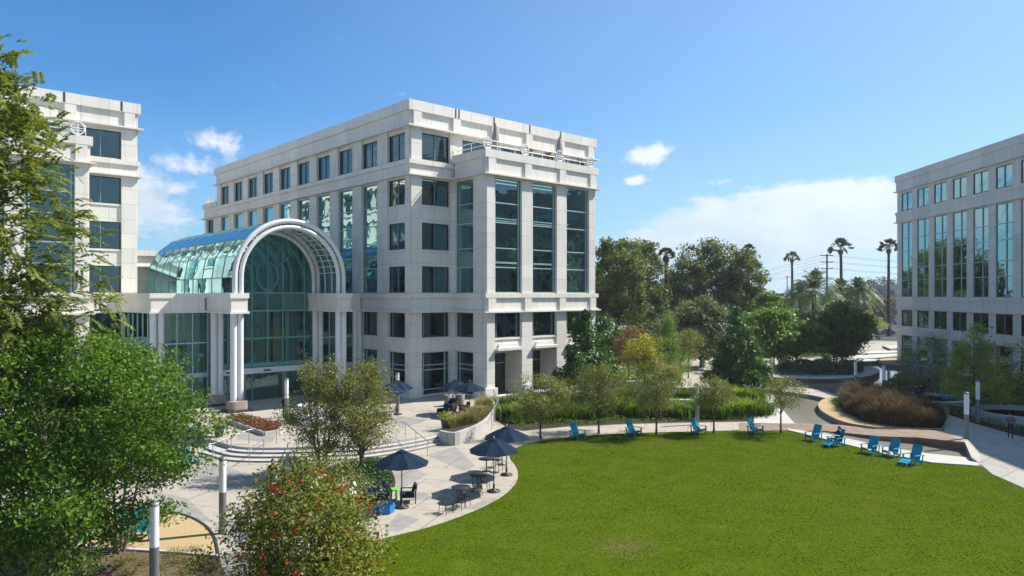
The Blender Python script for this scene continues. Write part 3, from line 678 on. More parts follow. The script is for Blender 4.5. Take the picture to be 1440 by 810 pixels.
def tree(name, label, loc, hb, ht, R, prof='dome', ncl=60, nleaf=80, leaf=.16, asp=.55, rc=.5, fol='tall', bk='bark', tr=.16, stems=1, seed=1, group=None, cat='tree', nlimb=22, droop=0.0, lump=.3, hollow=.4, up=.5, spray=None, spread=.5, flat=.75, squash=1.0, lean=(0,0)):
    rs = np.random.default_rng(seed); root = empty(name, loc, 0, label, cat, group); pf = PROF[prof]
    cl = []
    ph = rs.uniform(0, 6.28, 6)
    while len(cl) < ncl:
        t = rs.uniform(0, 1); r0 = float(pf(np.array(t)))
        if rs.uniform() > r0**1.2 + .05: continue
        a = rs.uniform(0, 2*PI); q = 1 + lump*(.5*math.sin(2*a+ph[0]+3*t) + .4*math.sin(3*a+ph[1]-5*t) + .4*math.sin(5*a+ph[2]+7*t)) + rs.normal()*.08
        rr = R*r0*q*(hollow + (1-hollow)*math.sqrt(rs.uniform()))
        z = hb + (ht-hb)*t + rs.normal()*rc*.3
        cl.append((rr*math.cos(a)*squash + lean[0]*t, rr*math.sin(a) + lean[1]*t, z))
    cl = np.array(cl)
    # leaves
    m = len(cl)*nleaf; ci = np.repeat(np.arange(len(cl)), nleaf)
    csz = rs.uniform(.7, 1.3, len(cl))[ci]
    off = rs.normal(size=(m,3)); off /= np.maximum(1, np.linalg.norm(off, axis=1, keepdims=True)/2.0); off = off*np.array([1,1,flat])*rc*csz[:,None]
    ctr = np.array([lean[0]*.5, lean[1]*.5, hb+(ht-hb)*.4]); rad = unit(cl[ci]+off-ctr)
    tint = rs.normal(size=len(cl))[ci]*.16 + rs.normal(size=m)*.17 + .47
    if spray is None:
        P = cl[ci]+off; P[:,2] -= droop*np.abs(rs.normal(size=m))*rc
        N = unit(rs.normal(size=(m,3))*.75 + rad*.45 + np.array([0,0,up])); D = rs.normal(size=(m,3)) + rad*.8 + np.array([0,0,-droop*2])
        leaf_cloud(P, N, leaf*rs.uniform(.6,1.3,m), asp, tint, 'crown', L[fol], root, D=D, rs=rs)
    else:                                                # pinnate sprays: an arching rachis with paired leaflets
        k = spray; P0 = cl[ci]+off; dirs = unit(rad*np.array([1,1,.3]) + rs.normal(size=(m,3))*.55 + np.array([0,0,.3])); ln = leaf*rs.uniform(.7,1.3,m)
        s = np.linspace(.12, 1, k)
        pos = P0[:,None,:] + dirs[:,None,:]*(ln[:,None]*s)[:,:,None]; pos[:,:,2] -= (ln[:,None]*s**2)*.45*(1+droop)
        tg = unit(dirs[:,None,:] + np.array([0,0,-1])*(s[None,:,None]*.9*(1+droop))); side = unit(np.cross(tg, np.array([0,0,1.0])))
        PP = []; DD = []
        for sg in (-1, 1):
            d = unit(side*sg + tg*.55 + np.array([0,0,-.25])); PP.append(pos + d*(ln[:,None,None]*.17)); DD.append(d)
        P = np.concatenate(PP).reshape(-1,3); D = np.concatenate(DD).reshape(-1,3); N = unit(np.cross(D, np.tile(tg.reshape(-1,3), (2,1)))*1.0 + rs.normal(size=P.shape)*.25); N[N[:,2] < 0] *= -1
        leaf_cloud(P, N, np.tile(np.repeat(ln*.36, k), 2), asp, np.tile(np.repeat(tint, k), 2), 'crown', L[fol], root, D=D, rs=rs)
    # trunk and limbs
    b = MB(); top = hb + (ht-hb)*(.75 if prof in ('cone','egg','column') else .55); trunks = []
    for sidx in range(stems):
        a = 2*PI*sidx/max(stems,1) + ph[3]; sp = 0 if stems == 1 else spread
        pts = []
        for i in range(7):
            t = i/6; pts.append(Vector((math.cos(a)*sp*(.15+t*1.2)*R*.35 + .12*math.sin(ph[4]+4*t)*tr*3*t + lean[0]*t*.6, math.sin(a)*sp*(.15+t*1.2)*R*.35 + .12*math.cos(ph[5]+3*t)*tr*3*t + lean[1]*t*.6, -.1 + (top+.1)*t)))
        rads = [tr*(1.25 if i == 0 else 1)*(1-.85*i/6) for i in range(7)]
        b.tube(pts, rads, 8, cap=False); trunks.append(pts)
    for c in cl[:nlimb]:
        c = Vector(c); best = None
        for pts in trunks:
            zt = max(min(c.z - .75*math.hypot(c.x, c.y), top*.95), min(hb, top)*.75); i = min(int(zt/top*6), 5); p = pts[i].lerp(pts[i+1], zt/top*6-i)
            if best is None or (p-c).length < (best[0]-c).length: best = (p, i)
        p, i = best; r0 = tr*(1-.85*i/6)*.5; md = p.lerp(c, .5); md.z += .12*(c-p).length
        b.tube([p, p.lerp(md,.5)+Vector((0,0,.04*(c-p).length)), md, c], [r0, r0*.8, r0*.55, r0*.15], 5, cap=False)
    b.build('trunk', M[bk], root); root['n'] = 0; del root['n']; return root
def blades(n, spread, h, w, fol, seed, name, parent=None, bend=.6, area=None, hvar=.3, loc=None, edge=None):
    """arching blades; area(rs, n) gives the base points of a whole planting, otherwise one clump"""
    rs = np.random.default_rng(seed)
    B = area(rs, n) if area else np.column_stack([rs.normal(size=(n,2))*spread*.35, np.zeros(n)])
    a = rs.uniform(0, 2*PI, n); H = h*rs.uniform(1-hvar, 1+hvar*.6, n)
    if area: H = H*(1 + hvar*.5*(np.sin(B[:,0]*2.9+seed)*np.sin(B[:,1]*2.3) + .7*np.sin(B[:,0]*1.1+B[:,1]*1.7)))
    if edge is not None:                                  # a planting thins out and drops towards its rim
        Q = np.array([(p.x, p.y) for p in edge]); dm = np.full(n, 1e9)
        for i in range(len(Q)):
            p_, q_ = Q[i], Q[(i+1) % len(Q)]; s_ = q_-p_; tt = np.clip(((B[:,:2]-p_)@s_)/(s_@s_+1e-9), 0, 1); dm = np.minimum(dm, np.linalg.norm(B[:,:2]-p_-tt[:,None]*s_, axis=1))
        H = H*np.clip(.45+dm/1.3, .4, 1.0)
    out = np.column_stack([np.cos(a), np.sin(a), np.zeros(n)])
    if area is None: out = unit(out*.6 + unit(B+1e-6))
    bnd = (bend*rs.uniform(.3, 1.2, n))[:,None]; sd_ = np.column_stack([-out[:,1], out[:,0], np.zeros(n)])*w
    up_ = np.array([0,0,1.0])
    p0 = B; p1 = B + up_*(H*.6)[:,None] + out*bnd*(H*.28)[:,None]; p2 = B + up_*(H*(1-bend*.25))[:,None] + out*bnd*(H*.85)[:,None]
    V1 = np.stack([p0-sd_*.6, p0+sd_*.6, p1+sd_, p1-sd_], 1); V2 = np.stack([p1-sd_, p1+sd_, p2+sd_*.15, p2-sd_*.15], 1)
    tint = rs.normal(size=n)*.2+.47
    if area: tint = tint + .13*np.sin(B[:,0]*.9+1.3*np.sin(B[:,1]*.5)) + .13*np.sin(B[:,1]*1.1+1.1*np.sin(B[:,0]*.7))
    if fol == 'lawn':                                     # pale worn and clover patches in the turf
        for c_ in B[rs.integers(0, n, 330)]:
            q = ((B[:,0]-c_[0])/rs.uniform(.25,.75))**2 + ((B[:,1]-c_[1])/rs.uniform(.2,.5))**2; tint = tint + .42*np.exp(-q)
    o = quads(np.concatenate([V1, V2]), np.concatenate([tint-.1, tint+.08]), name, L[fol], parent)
    if loc is not None: o.location = loc
    return o
def shrub(name, label, loc, R, h, fol, seed, n=900, leaf=.12, asp=.55, group=None, cat='shrub'):
    rs = np.random.default_rng(seed); m = n; k = 14
    c = unit(rs.normal(size=(k,3))); c[:,2] = np.abs(c[:,2]); c = c*np.array([R*.6, R*.6, h*.55]); ci = rs.integers(0, k, m)
    P = c[ci] + rs.normal(size=(m,3))*np.array([R*.28, R*.28, h*.2]); P[:,2] = np.abs(P[:,2])+.03
    N = unit(rs.normal(size=(m,3))*.7 + unit(P)*.7 + np.array([0,0,.4])); t = rs.normal(size=k)[ci]*.13 + rs.normal(size=m)*.17 + .45
    o = leaf_cloud(P, N, leaf*rs.uniform(.6,1.3,m), asp, t, name, L[fol], rs=rs); o.location = loc
    return tag(o, label, cat, group)
def polyarea(pts):
    from mathutils.geometry import tessellate_polygon
    P = [Vector(p) for p in pts]; tris = tessellate_polygon([P]); T = np.array([[P[i] for i in t] for t in tris]); ar = np.linalg.norm(np.cross(T[:,1]-T[:,0], T[:,2]-T[:,0]), axis=1); pr = ar/ar.sum()
    def f(rs, n):
        i = rs.choice(len(T), n, p=pr); u = rs.uniform(size=(n,2)); s = u.sum(1) > 1; u[s] = 1-u[s]
        return T[i,0] + (T[i,1]-T[i,0])*u[:,:1] + (T[i,2]-T[i,0])*u[:,1:]
    return f
def groundcover(name, pts, fol, n, leaf, hgt, seed, asp=.6):
    rs = np.random.default_rng(seed); P = polyarea(pts)(rs, n); lump = (np.sin(P[:,0]*1.7+seed)+np.sin(P[:,1]*1.3)+np.sin((P[:,0]+P[:,1])*.8))*.17+.55
    P[:,2] += rs.uniform(0,1,n)**.6*hgt*lump; N = unit(rs.normal(size=(n,3))*.6+np.array([0,0,1.0]))
    return tag(leaf_cloud(P, N, leaf*rs.uniform(.6,1.3,n), asp, rs.normal(size=n)*.18+.3+lump*.3, name, L[fol], rs=rs), kind='stuff')
# ---------------------------------------------------------------- foreground trees
tree('feathery_tree', 'tall feathery-leaved tree at the left edge, reaching above the office roof', AT(-34, 23, 0), 7.4, 18.3, 2.3, 'egg', 165, 23, .46, .3, .42, 'feather', 'bark', .24, 1, 3, spray=11, lump=.45, hollow=.3, nlimb=70, droop=-.25)
tree('crape_myrtle', 'big dense glossy green tree filling the lower left corner', AT(42, 23.4, 0), 1.0, 9.2, 4.15, 'dome', 330, 240, .155, .5, .46, 'myrtle', 'bark_pale', .11, 5, 5, lump=.55, hollow=.4, up=.55, nlimb=110, spread=1.0, flat=.5)
tree('crape_myrtle', 'smaller glossy green tree reaching right over the gravel court', AT(168, 28, 0), 3.2, 8.3, 2.75, 'dome', 115, 230, .155, .5, .44, 'myrtle', 'bark_pale', .08, 4, 9, lump=.45, hollow=.35, up=.55, nlimb=70, spread=1.0, flat=.5)
t3 = tree('berry_tree', 'bushy tree with red berries and white blossom in the foreground', AT(425, 21.5, 0), .7, 4.8, 2.1, 'dome', 150, 150, .14, .5, .38, 'berry_tree', 'bark', .08, 3, 12, lump=.55, hollow=.35, nlimb=50, spread=.9)
tree('olive_shrub_tree', 'brownish small tree behind the red berry tree, beside the litter bin', AT(452, 27.5, 0), .9, 4.0, 1.75, 'dome', 80, 75, .13, .45, .36, 'olive', 'bark', .06, 3, 14, hollow=.4, nlimb=40, spread=.9)
def sprinkle(name, fol, k, m, size, seed, sr):
    rs = np.random.default_rng(seed); a = rs.uniform(0, 2*PI, k); t = rs.uniform(.25, .98, k); rr = 2.15*PROF['dome'](t)*rs.uniform(.85, 1.1, k)
    c = np.column_stack([rr*np.cos(a), rr*np.sin(a), .7+4.05*t]); P = np.repeat(c, m, 0) + rs.normal(size=(k*m,3))*sr; N = unit(rs.normal(size=P.shape)+np.array([0,-.6,.6]))
    o = leaf_cloud(P, N, size*rs.uniform(.7,1.3,len(P)), .8, rs.normal(size=len(P))*.2+.5, name, L[fol], t3, rs=rs); o['kind'] = 'stuff'
sprinkle('berries', 'berry', 85, 9, .095, 21, .075); sprinkle('blossom', 'blossom', 26, 10, .10, 22, .1)
# slender olive-like trees in the plaza bed
tree('slender_tree', 'left slender multi-stemmed tree standing before the curved steps', G(452,668), 1.3, 6.4, 1.75, 'column', 90, 140, .14, .46, .32, 'olive', 'bark', .07, 4, 31, hollow=.15, nlimb=60, spread=1.1, lump=.5, group='slender trees by the steps')
tree('slender_tree', 'right slender tree by the steps, nearest the single navy umbrella', G(509,664), 1.4, 6.2, 1.8, 'dome', 90, 145, .14, .46, .33, 'olive', 'bark', .12, 2, 33, hollow=.2, nlimb=60, spread=.9, lump=.5, group='slender trees by the steps')
# trees along the lawn
for i, (px, py, top, hb, R, n, lab) in enumerate([(760,617,527,1.6,1.85,95,'first lawn-edge tree, just right of the paired navy umbrellas'), (842,610,508,1.9,2.1,110,'second lawn-edge tree, tallest and widest, between two turquoise chairs'), (923,612,498,1.9,2.0,100,'third lawn-edge tree, below the yellow tree'), (1004,610,530,2.0,1.35,55,'fourth lawn-edge tree, small, in front of the dark pyramidal tree'), (1098,610,525,2.1,1.35,38,'fifth lawn-edge tree, thin and sparse, beside the white walk')]):
    p = G(px, py); tree('lawn_tree', lab, p, hb-.15, ZT(top, p.y)-.2, R*1.05, 'dome', int(n*.6), 160, .14, .46, .33, 'olive', 'bark', .085, 1, 40+i, group='small trees along the lawn', hollow=.2, lump=.55, nlimb=40)
# trees beside the bay
p = G(822,560); tree('ginkgo', 'dark spiky tree against the right corner of the central office block', p, 1.2, ZT(436,p.y), 3.2, 'cone', 105, 110, .26, .7, .36, 'dark', 'bark_dark', .13, 1, 51, lump=.45, nlimb=40, hollow=.35)
p = G(906,540); tree('yellow_tree', 'bright yellow tree right of the central block', p, 1.4, ZT(470,p.y), 2.1, 'dome', 70, 110, .2, .6, .4, 'yellow', 'bark', .09, 1, 52, lump=.4)
p = G(884,536); tree('rust_tree', 'rust-brown tree left behind the yellow tree', p, 2.0, ZT(459,p.y), 1.7, 'egg', 60, 90, .18, .55, .4, 'rust', 'bark', .09, 1, 53, lump=.4)
p = G(940,538); tree('young_conifer', 'young tiered green tree right behind the yellow tree', p, 1.2, ZT(447,p.y), 2.3, 'cone', 80, 100, .2, .45, .38, 'bright', 'bark', .1, 1, 54, lump=.5)
p = G(968,532); tree('young_tree', 'thin olive-brown tree left of the two lamp posts', p, 2.4, ZT(462,p.y), 1.7, 'dome', 50, 80, .18, .5, .4, 'olive', 'bark', .08, 1, 55, lump=.4)
# tall evergreens and palms behind
BG = [('tall_tree','tall dark evergreen tree next to the central office block',868,112,335,455,5.0,'column',150,'tall'), ('tall_tree','second tall dark evergreen, right of the one at the office block',900,118,333,462,4.4,'column',120,'tall'),
      ('tall_tree','round-topped tall evergreen in the middle of the far trees',995,132,334,450,6.0,'round',170,'tall'), ('tall_tree','tall olive-brown evergreen with a palm head above it',1045,126,348,458,3.9,'column',110,'tall'),
      ('background_tree','thin grey tree between the tall evergreens, left side',935,135,375,470,3.0,'column',45,'greyolive'), ('background_tree','thin dark tree left of the round-topped evergreen',958,138,372,468,3.2,'column',55,'tall'),
      ('olive_tree','soft grey-green olive tree above the lamp posts',985,98,418,508,3.9,'dome',100,'greyolive'), ('bright_tree','bright green low tree between the olive and the tall evergreens',965,112,425,480,3.0,'dome',55,'bright'),
      ('bright_tree','bright green tree right of the tall evergreens under the date palm',1080,118,408,470,3.2,'dome',80,'bright'), ('willow','light green airy tree right of the dark pyramidal tree',1088,93,431,498,3.7,'dome',110,'bright'), ('willow','light green airy tree left of the round dark tree',1120,97,434,500,3.4,'dome',95,'bright'),
      ('broad_tree','dark glossy round tree below the date palms',1184,98,421,503,3.7,'dome',78,'glossy'), ('broad_tree','yellow-green round tree by the parked blue car',1219,150,437,474,2.6,'dome',45,'yelgreen'), ('background_tree','dark tree behind the ginkgo at the block corner',845,100,440,500,3.0,'dome',60,'dark'),
      ('background_tree','low olive tree behind the rust-brown tree',905,105,452,500,4.0,'dome',70,'tall'), ('background_tree','low dark tree behind the lamp posts',960,125,455,490,4.5,'dome',80,'dark'), ('background_tree','dark low tree behind the airy light green trees',1105,130,440,480,5,'dome',80,'tall')]
for i, (nm, lab, px, d, ty, by, R, pr, n, fo) in enumerate(BG):
    rc_ = .62 if R > 3.5 else .48
    tree(nm, lab, AT(px, d), max(1.0, ZT(by, d))+rc_*.6, ZT(ty, d)-rc_*1.1, R-rc_*.75, pr, int(n*1.15), 115, .46 if R > 3.5 else .38, .6, rc_, fo, 'bark_dark', .3 if R > 4.2 else .15, 1, 70+i, lump=.6, hollow=.3, nlimb=30, group='trees behind the garden')
p = G(1038,553); tree('pyramidal_tree', 'dense dark green pyramidal tree in the centre of the garden', p, .8, ZT(429,p.y)-.2, 3.35, 'cone', 210, 130, .22, .6, .34, 'dark', 'bark_dark', .15, 1, 95, lump=.3, hollow=.5)
# right side trees
p = G(1302,556); tree('weeping_tree', 'dark weeping grey-green tree at the far corner of the right block', p, 1.0, ZT(470,p.y), 2.9, 'dome', 70, 90, .22, .32, .4, 'greyolive', 'bark_dark', .12, 2, 96, droop=.9, lump=.4)
p = G(1370,588); tree('yellow_green_tree', 'yellow-green pyramidal tree in front of the right block', p, 1.9, ZT(449,p.y), 3.1, 'cone', 95, 95, .2, .55, .36, 'yelgreen', 'bark', .09, 1, 97, lump=.35, hollow=.3)
p = G(1426,566); tree('bare_tree', 'almost leafless tree before the right block, at the right edge', p, 1.6, ZT(468,p.y), 2.3, 'vase', 60, 5, .14, .4, .4, 'bare', 'bark_dark', .11, 2, 98, nlimb=60, spread=.8)
p = G(1462,585); tree('yellow_green_tree', 'yellow-green tree at the right edge beside the bare tree', p, 1.9, ZT(470,p.y), 2.4, 'dome', 55, 60, .2, .55, .38, 'yelgreen', 'bark', .09, 1, 99)
# far trees beyond the car park
for i, (px, d, ty, R, fo, lab) in enumerate([(1216,330,410,9,'farwood','far grey-green tree left of the tall fan palm'), (1234,360,392,10,'farwood','far tall dome-shaped tree behind the car park'), (1254,380,390,9,'farwood','far grey-green tree touching the right block'), (1232,270,419,8,'bare','leafless brown tree beyond the parked cars'), (1252,280,424,7,'bare','leafless brown low tree next to the right block'), (1200,330,405,9,'farwood','far tree showing between the date palms')]):
    tree('far_tree', lab, AT(px, d), 3, ZT(ty, d), R, 'dome', 60, 50, .9, .7, 1.5, fo, 'bark_dark', .5, 1, 120+i, group='far trees beyond the car park', nlimb=12)
far = []
rs_ = np.random.default_rng(5)
for k in range(210):
    a = rs_.uniform(-1.2, 1.2); d = rs_.uniform(300, 520); c = np.array([d*math.sin(a), d*math.cos(a), 0]); far.append(c + rs_.normal(size=(110,3))*np.array([7,7,0]) + np.column_stack([np.zeros((110,2)), rs_.uniform(0,1,110)**.7*rs_.uniform(6,11)]))
far = np.concatenate(far); N_ = unit(rs_.normal(size=far.shape)+np.array([0,0,.5]))
tag(leaf_cloud(far, N_, rs_.uniform(1.2,2.6,len(far)), .8, rs_.normal(size=len(far))*.2+.45, 'far_woods', L['farwood'], rs=rs_), 'far belt of trees along the horizon', 'trees', kind='stuff')
# ---------------------------------------------------------------- palms
def palm(name, label, loc, h, tr, kind, seed, R, group):
    rs = np.random.default_rng(seed); root = empty(name, loc, 0, label, 'palm tree', group)
    b = MB(); wob = rs.normal()*.25; pts = [(wob*math.sin(2.5*i/8), 0, -.1+(h+.1)*i/8) for i in range(9)]; b.tube(pts, [tr*(1.5 if i == 0 else 1.1-.35*i/8) for i in range(9)], 10)
    b.build('trunk', M['bark_dark' if kind == 'fan' else 'bark'], root); top = np.array([wob*math.sin(2.5), 0, h])
    if kind == 'fan':
        sk = MB(); sk.lathe([(tr*.8,-1.2),(tr*1.5,-.8),(tr*1.6,-.3),(tr*1.0,.1)], 10, tuple(top)); sk.build('dead_leaf_skirt', M['bark'], root)
    VV = []; TT = []
    nf = 24 if kind == 'fan' else 64
    for k in range(nf):
        az = 2.399*k + rs.normal()*.2; el_ = math.radians(86 - (98 if kind == 'fan' else 95)*(k/nf)**.9 + rs.normal()*6); d = np.array([math.cos(az)*math.cos(el_), math.sin(az)*math.cos(el_), math.sin(el_)]); tn = rs.normal()*.15+.45
        if kind == 'fan':
            c = top + d*R*.55; sd_ = unit(np.cross(d, np.array([0,0,1.0]))); upv = np.cross(sd_, d); rl = rs.normal()*.75; sd_ = sd_*math.cos(rl) + upv*math.sin(rl); upv = np.cross(sd_, d)
            VV.append(np.stack([top-sd_*.04, top+sd_*.04, c+sd_*.03, c-sd_*.03])); TT.append(.3)
            for j in range(15):
                f = -.95 + 1.9*j/14; dd = d*math.cos(f) + sd_*math.sin(f); l = R*.6*(1-.25*abs(f)); tip = c + dd*l - np.array([0,0,.18*l]); w_ = np.cross(dd, upv)*.075*R
                VV.append(np.stack([c, c+dd*l*.5+w_*.6, tip, c+dd*l*.5-w_*.6])); TT.append(tn+rs.normal()*.08)
        else:
            n = 34; s = np.linspace(0, 1, n+1); hd = np.array([math.cos(az), math.sin(az), 0]); ln = R*rs.uniform(.85,1.1)
            curve = top + d[None]*(s*ln)[:,None]; curve[:,2] -= s**2.2*ln*(.42 + .25*math.cos(el_)); sd_ = np.array([-hd[1], hd[0], 0])
            for j in range(n):
                tg = unit(curve[j+1]-curve[j]); VV.append(np.stack([curve[j]-sd_*.03, curve[j]+sd_*.03, curve[j+1]+sd_*.025, curve[j+1]-sd_*.025])); TT.append(.75)
                if j < 4: continue
                ll = ln*.17*math.sin(PI*min(1,(j-2)/n*.9+.08))**.6
                for sg in (-1, 1):
                    dd = unit(sd_*sg*.8 + tg*.7 + np.array([0,0,.25-.5*rs.uniform()])); tip = curve[j]+dd*ll; w_ = tg*.075
                    VV.append(np.stack([curve[j]-w_*.6, curve[j]+dd*ll*.5-w_, tip, curve[j]+dd*ll*.5+w_])); TT.append(tn+rs.normal()*.1)
    quads(np.array(VV), np.array(TT), 'crown', L['fanpalm' if kind == 'fan' else 'palm'], root); return root
for px, d, cy, R, lab, by in [(1113,200,362,2.2,'leftmost and smallest of the tall fan palms on the skyline',0), (1181,165,349,2.9,'tall fan palm beside the power pole',0), (1250,172,348,2.7,'tall fan palm close to the right block',0), (936,122,357,1.6,'fan palm rising between the tall evergreens',0), (1052,140,350,1.5,'fan palm head above the olive-brown evergreen',0)]:
    palm('fan_palm', lab, AT(px, d), ZT(cy, d)-.4, .38, 'fan', int(px), R, 'tall fan palms')
for px, d, cy, R, lab in [(1146,120,409,6.0,'largest date palm with arching fronds, in the middle distance'), (1208,138,412,5.0,'date palm right of the largest one, behind the round dark tree'), (1183,146,411,4.6,'date palm half hidden between two others'), (1126,146,415,4.6,'date palm half hidden behind the left of the largest')]:
    palm('date_palm', lab, AT(px, d), ZT(cy, d), .42, 'date', int(px), R, 'date palms')
# ---------------------------------------------------------------- shrubs and grasses
SG = 'strappy shrubs between path and building'
rows = [(706,588,.9,1.2,'strap'), (722,575,.9,1.2,'ivy'), (700,572,.8,1.0,'strap'), (740,592,1.2,1.6,'limestrap'), (758,585,1.1,1.3,'strap'), (775,592,1.0,1.3,'strap'), (795,590,1.2,1.3,'strap'), (815,588,1.1,1.4,'ivy'), (838,588,1.1,1.2,'strap'), (860,586,1.2,1.3,'strap'), (884,585,1.2,1.6,'limestrap'), (905,586,1.2,1.4,'strap'), (928,586,1.2,1.5,'strap'), (950,583,1.1,1.4,'limestrap'), (970,587,1.2,1.3,'strap'), (993,585,1.2,1.5,'strap'), (1015,587,1.1,1.3,'strap'), (1035,585,1.2,1.5,'limestrap'), (1055,584,1.2,1.6,'limestrap'), (1072,585,1.0,1.3,'strap'),
        (735,570,1.0,1.0,'strap'), (770,572,1.1,1.0,'limestrap'), (1020,560,1.1,1.3,'limestrap'), (1045,562,1.3,1.5,'limestrap'), (1064,566,1.1,1.3,'strap'), (980,568,1.0,1.1,'ivy'), (880,560,1.2,1.2,'strap'), (850,560,1.2,1.2,'ivy'), (845,540,1.4,1.4,'bright'), (870,530,1.4,1.3,'bright'), (965,560,1.0,1.0,'strap'), (1000,572,1.0,1.2,'strap')]
adj = {'strap': 'green strap-leaved', 'limestrap': 'lime-green arching', 'ivy': 'dark leafy', 'bright': 'fresh green leafy'}
for i, (px, py, R, h, fo) in enumerate(rows):
    lab = adj[fo] + ' shrub in the bed between path and central block'
    p = G(px, py)
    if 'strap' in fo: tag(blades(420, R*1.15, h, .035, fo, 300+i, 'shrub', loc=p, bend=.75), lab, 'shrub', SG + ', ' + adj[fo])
    else: shrub('shrub', lab, p, R, h, fo, 300+i, 700, .17, group=SG + ', ' + adj[fo])
tag(groundcover('ground_cover', [G(x,y,.03) for x,y in [(692,566),(698,588),(714,598),(740,604),(800,598),(880,594),(960,592),(1060,590.5),(1080,592),(1072,566),(1040,556),(950,556),(880,548),(800,550)]], 'strap', 12000, .2, .6, 7), 'mixed green strap leaves filling the bed between path and central block', 'hedge' if 7 == 12 else 'ground cover')
tag(groundcover('ground_cover', [G(x,y,.03) for x,y in [(458,668),(480,654),(520,650),(546,661),(553,680),(538,702),(490,708),(454,698)]], 'ivy', 9000, .13, .75, 8), 'dark ivy-like ground cover around the slender trees', 'hedge' if 8 == 12 else 'ground cover')
tag(groundcover('ground_cover', [G(x,y,.3) for x,y in [(1332,581),(1375,595),(1440,612),(1560,642),(1560,575),(1440,560),(1340,565)]], 'strap', 13000, .18, .55, 9), 'green ground cover between grey path and round seat wall', 'hedge' if 9 == 12 else 'ground cover')
tag(groundcover('ground_cover', [G(x,y,.15) for x,y in [(1240,547),(1300,551),(1440,560),(1560,567),(1560,545),(1440,538),(1290,533),(1262,530)]], 'dark', 14000, .3, 1.0, 10), 'dark low bushes along the foot of the right block', 'hedge' if 10 == 12 else 'ground cover')
tag(groundcover('ground_cover', [G(x,y,.02) for x,y in [(820,520),(900,540),(960,545),(960,500),(900,490),(830,500)]], 'bright', 9000, .4, .6, 11), 'fresh green ground cover behind the central block corner', 'hedge' if 11 == 12 else 'ground cover')
tag(groundcover('hedge', [G(x,y,.5) for x,y in [(1092,527),(1150,529),(1195,528),(1214,525),(1214,518),(1190,514),(1095,514)]], 'ivy', 13000, .25, 1.7, 12), 'dark hedge on the curved planter ledge', 'hedge' if 12 == 12 else 'ground cover')
tag(groundcover('ground_cover', [G(x,y,.02) for x,y in [(1060,505),(1180,503),(1200,492),(1150,486),(1050,490)]], 'strap', 7000, .4, .9, 13), 'green ground cover under the trees beyond the hedge', 'hedge' if 13 == 12 else 'ground cover')
ISL = [G(x,y,.45) for x,y in [(1185,556),(1181,566),(1186,579),(1215,593),(1260,600.5),(1324,602.5),(1330,591),(1300,580),(1262,566),(1225,556)]]
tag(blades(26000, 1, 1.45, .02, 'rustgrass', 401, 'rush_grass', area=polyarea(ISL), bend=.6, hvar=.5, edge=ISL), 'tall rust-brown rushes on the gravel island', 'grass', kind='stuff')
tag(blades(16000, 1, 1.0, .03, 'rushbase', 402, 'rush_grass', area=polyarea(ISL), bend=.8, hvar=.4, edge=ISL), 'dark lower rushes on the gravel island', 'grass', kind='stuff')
FE = [G(640,612,.9)] + [G(x,y,.72) for x,y in [(634,604),(650,600),(672,595),(688,582),(692,573),(680,567),(668,569),(674,577),(664,586),(640,596),(628,600)]]
tag(blades(4200, 1, .8, .016, 'fescue', 403, 'ornamental_grass', area=polyarea(FE[1:]), bend=1.0, hvar=.6), 'pale feathery grass in the curved concrete planter', 'grass', kind='stuff')
for i, (px, py, s_) in enumerate([(1176,566,.55), (1183,573,.6), (1180,569,.45), (1188,577,.5)]):
    shrub('succulent', 'pale lime succulent mound at the edge of the brown rushes', G(px,py,.45), s_, .5, 'limestrap', 420+i, 300, .14, .5, 'lime succulents on the gravel island', 'plant')
for i, (px, py) in enumerate([(180,788),(205,795),(243,783),(268,778),(232,800),(262,806),(222,812),(286,790),(190,806),(275,797),(250,792),(300,800),(168,798)]):
    shrub('mounding_plant', 'low olive-green mound growing in the mulch bed', G(px,py), .42, .38, 'mound', 440+i, 420, .07, .35, 'low mounds in the mulch bed', 'plant')
# turf blades over the lawn
LA = polyarea([Vector((p.x,p.y,.028)) for p in LE[6:]] + [Vector((p.x,p.y,.028)) for p in RE[:22]] + [Vector((20,21,.028)), Vector((-7,21,.028))])
tag(blades(130000, 1, .03, .02, 'lawn', 470, 'grass', area=LA, bend=.9), 'short green turf of the big round lawn', 'grass', kind='stuff')
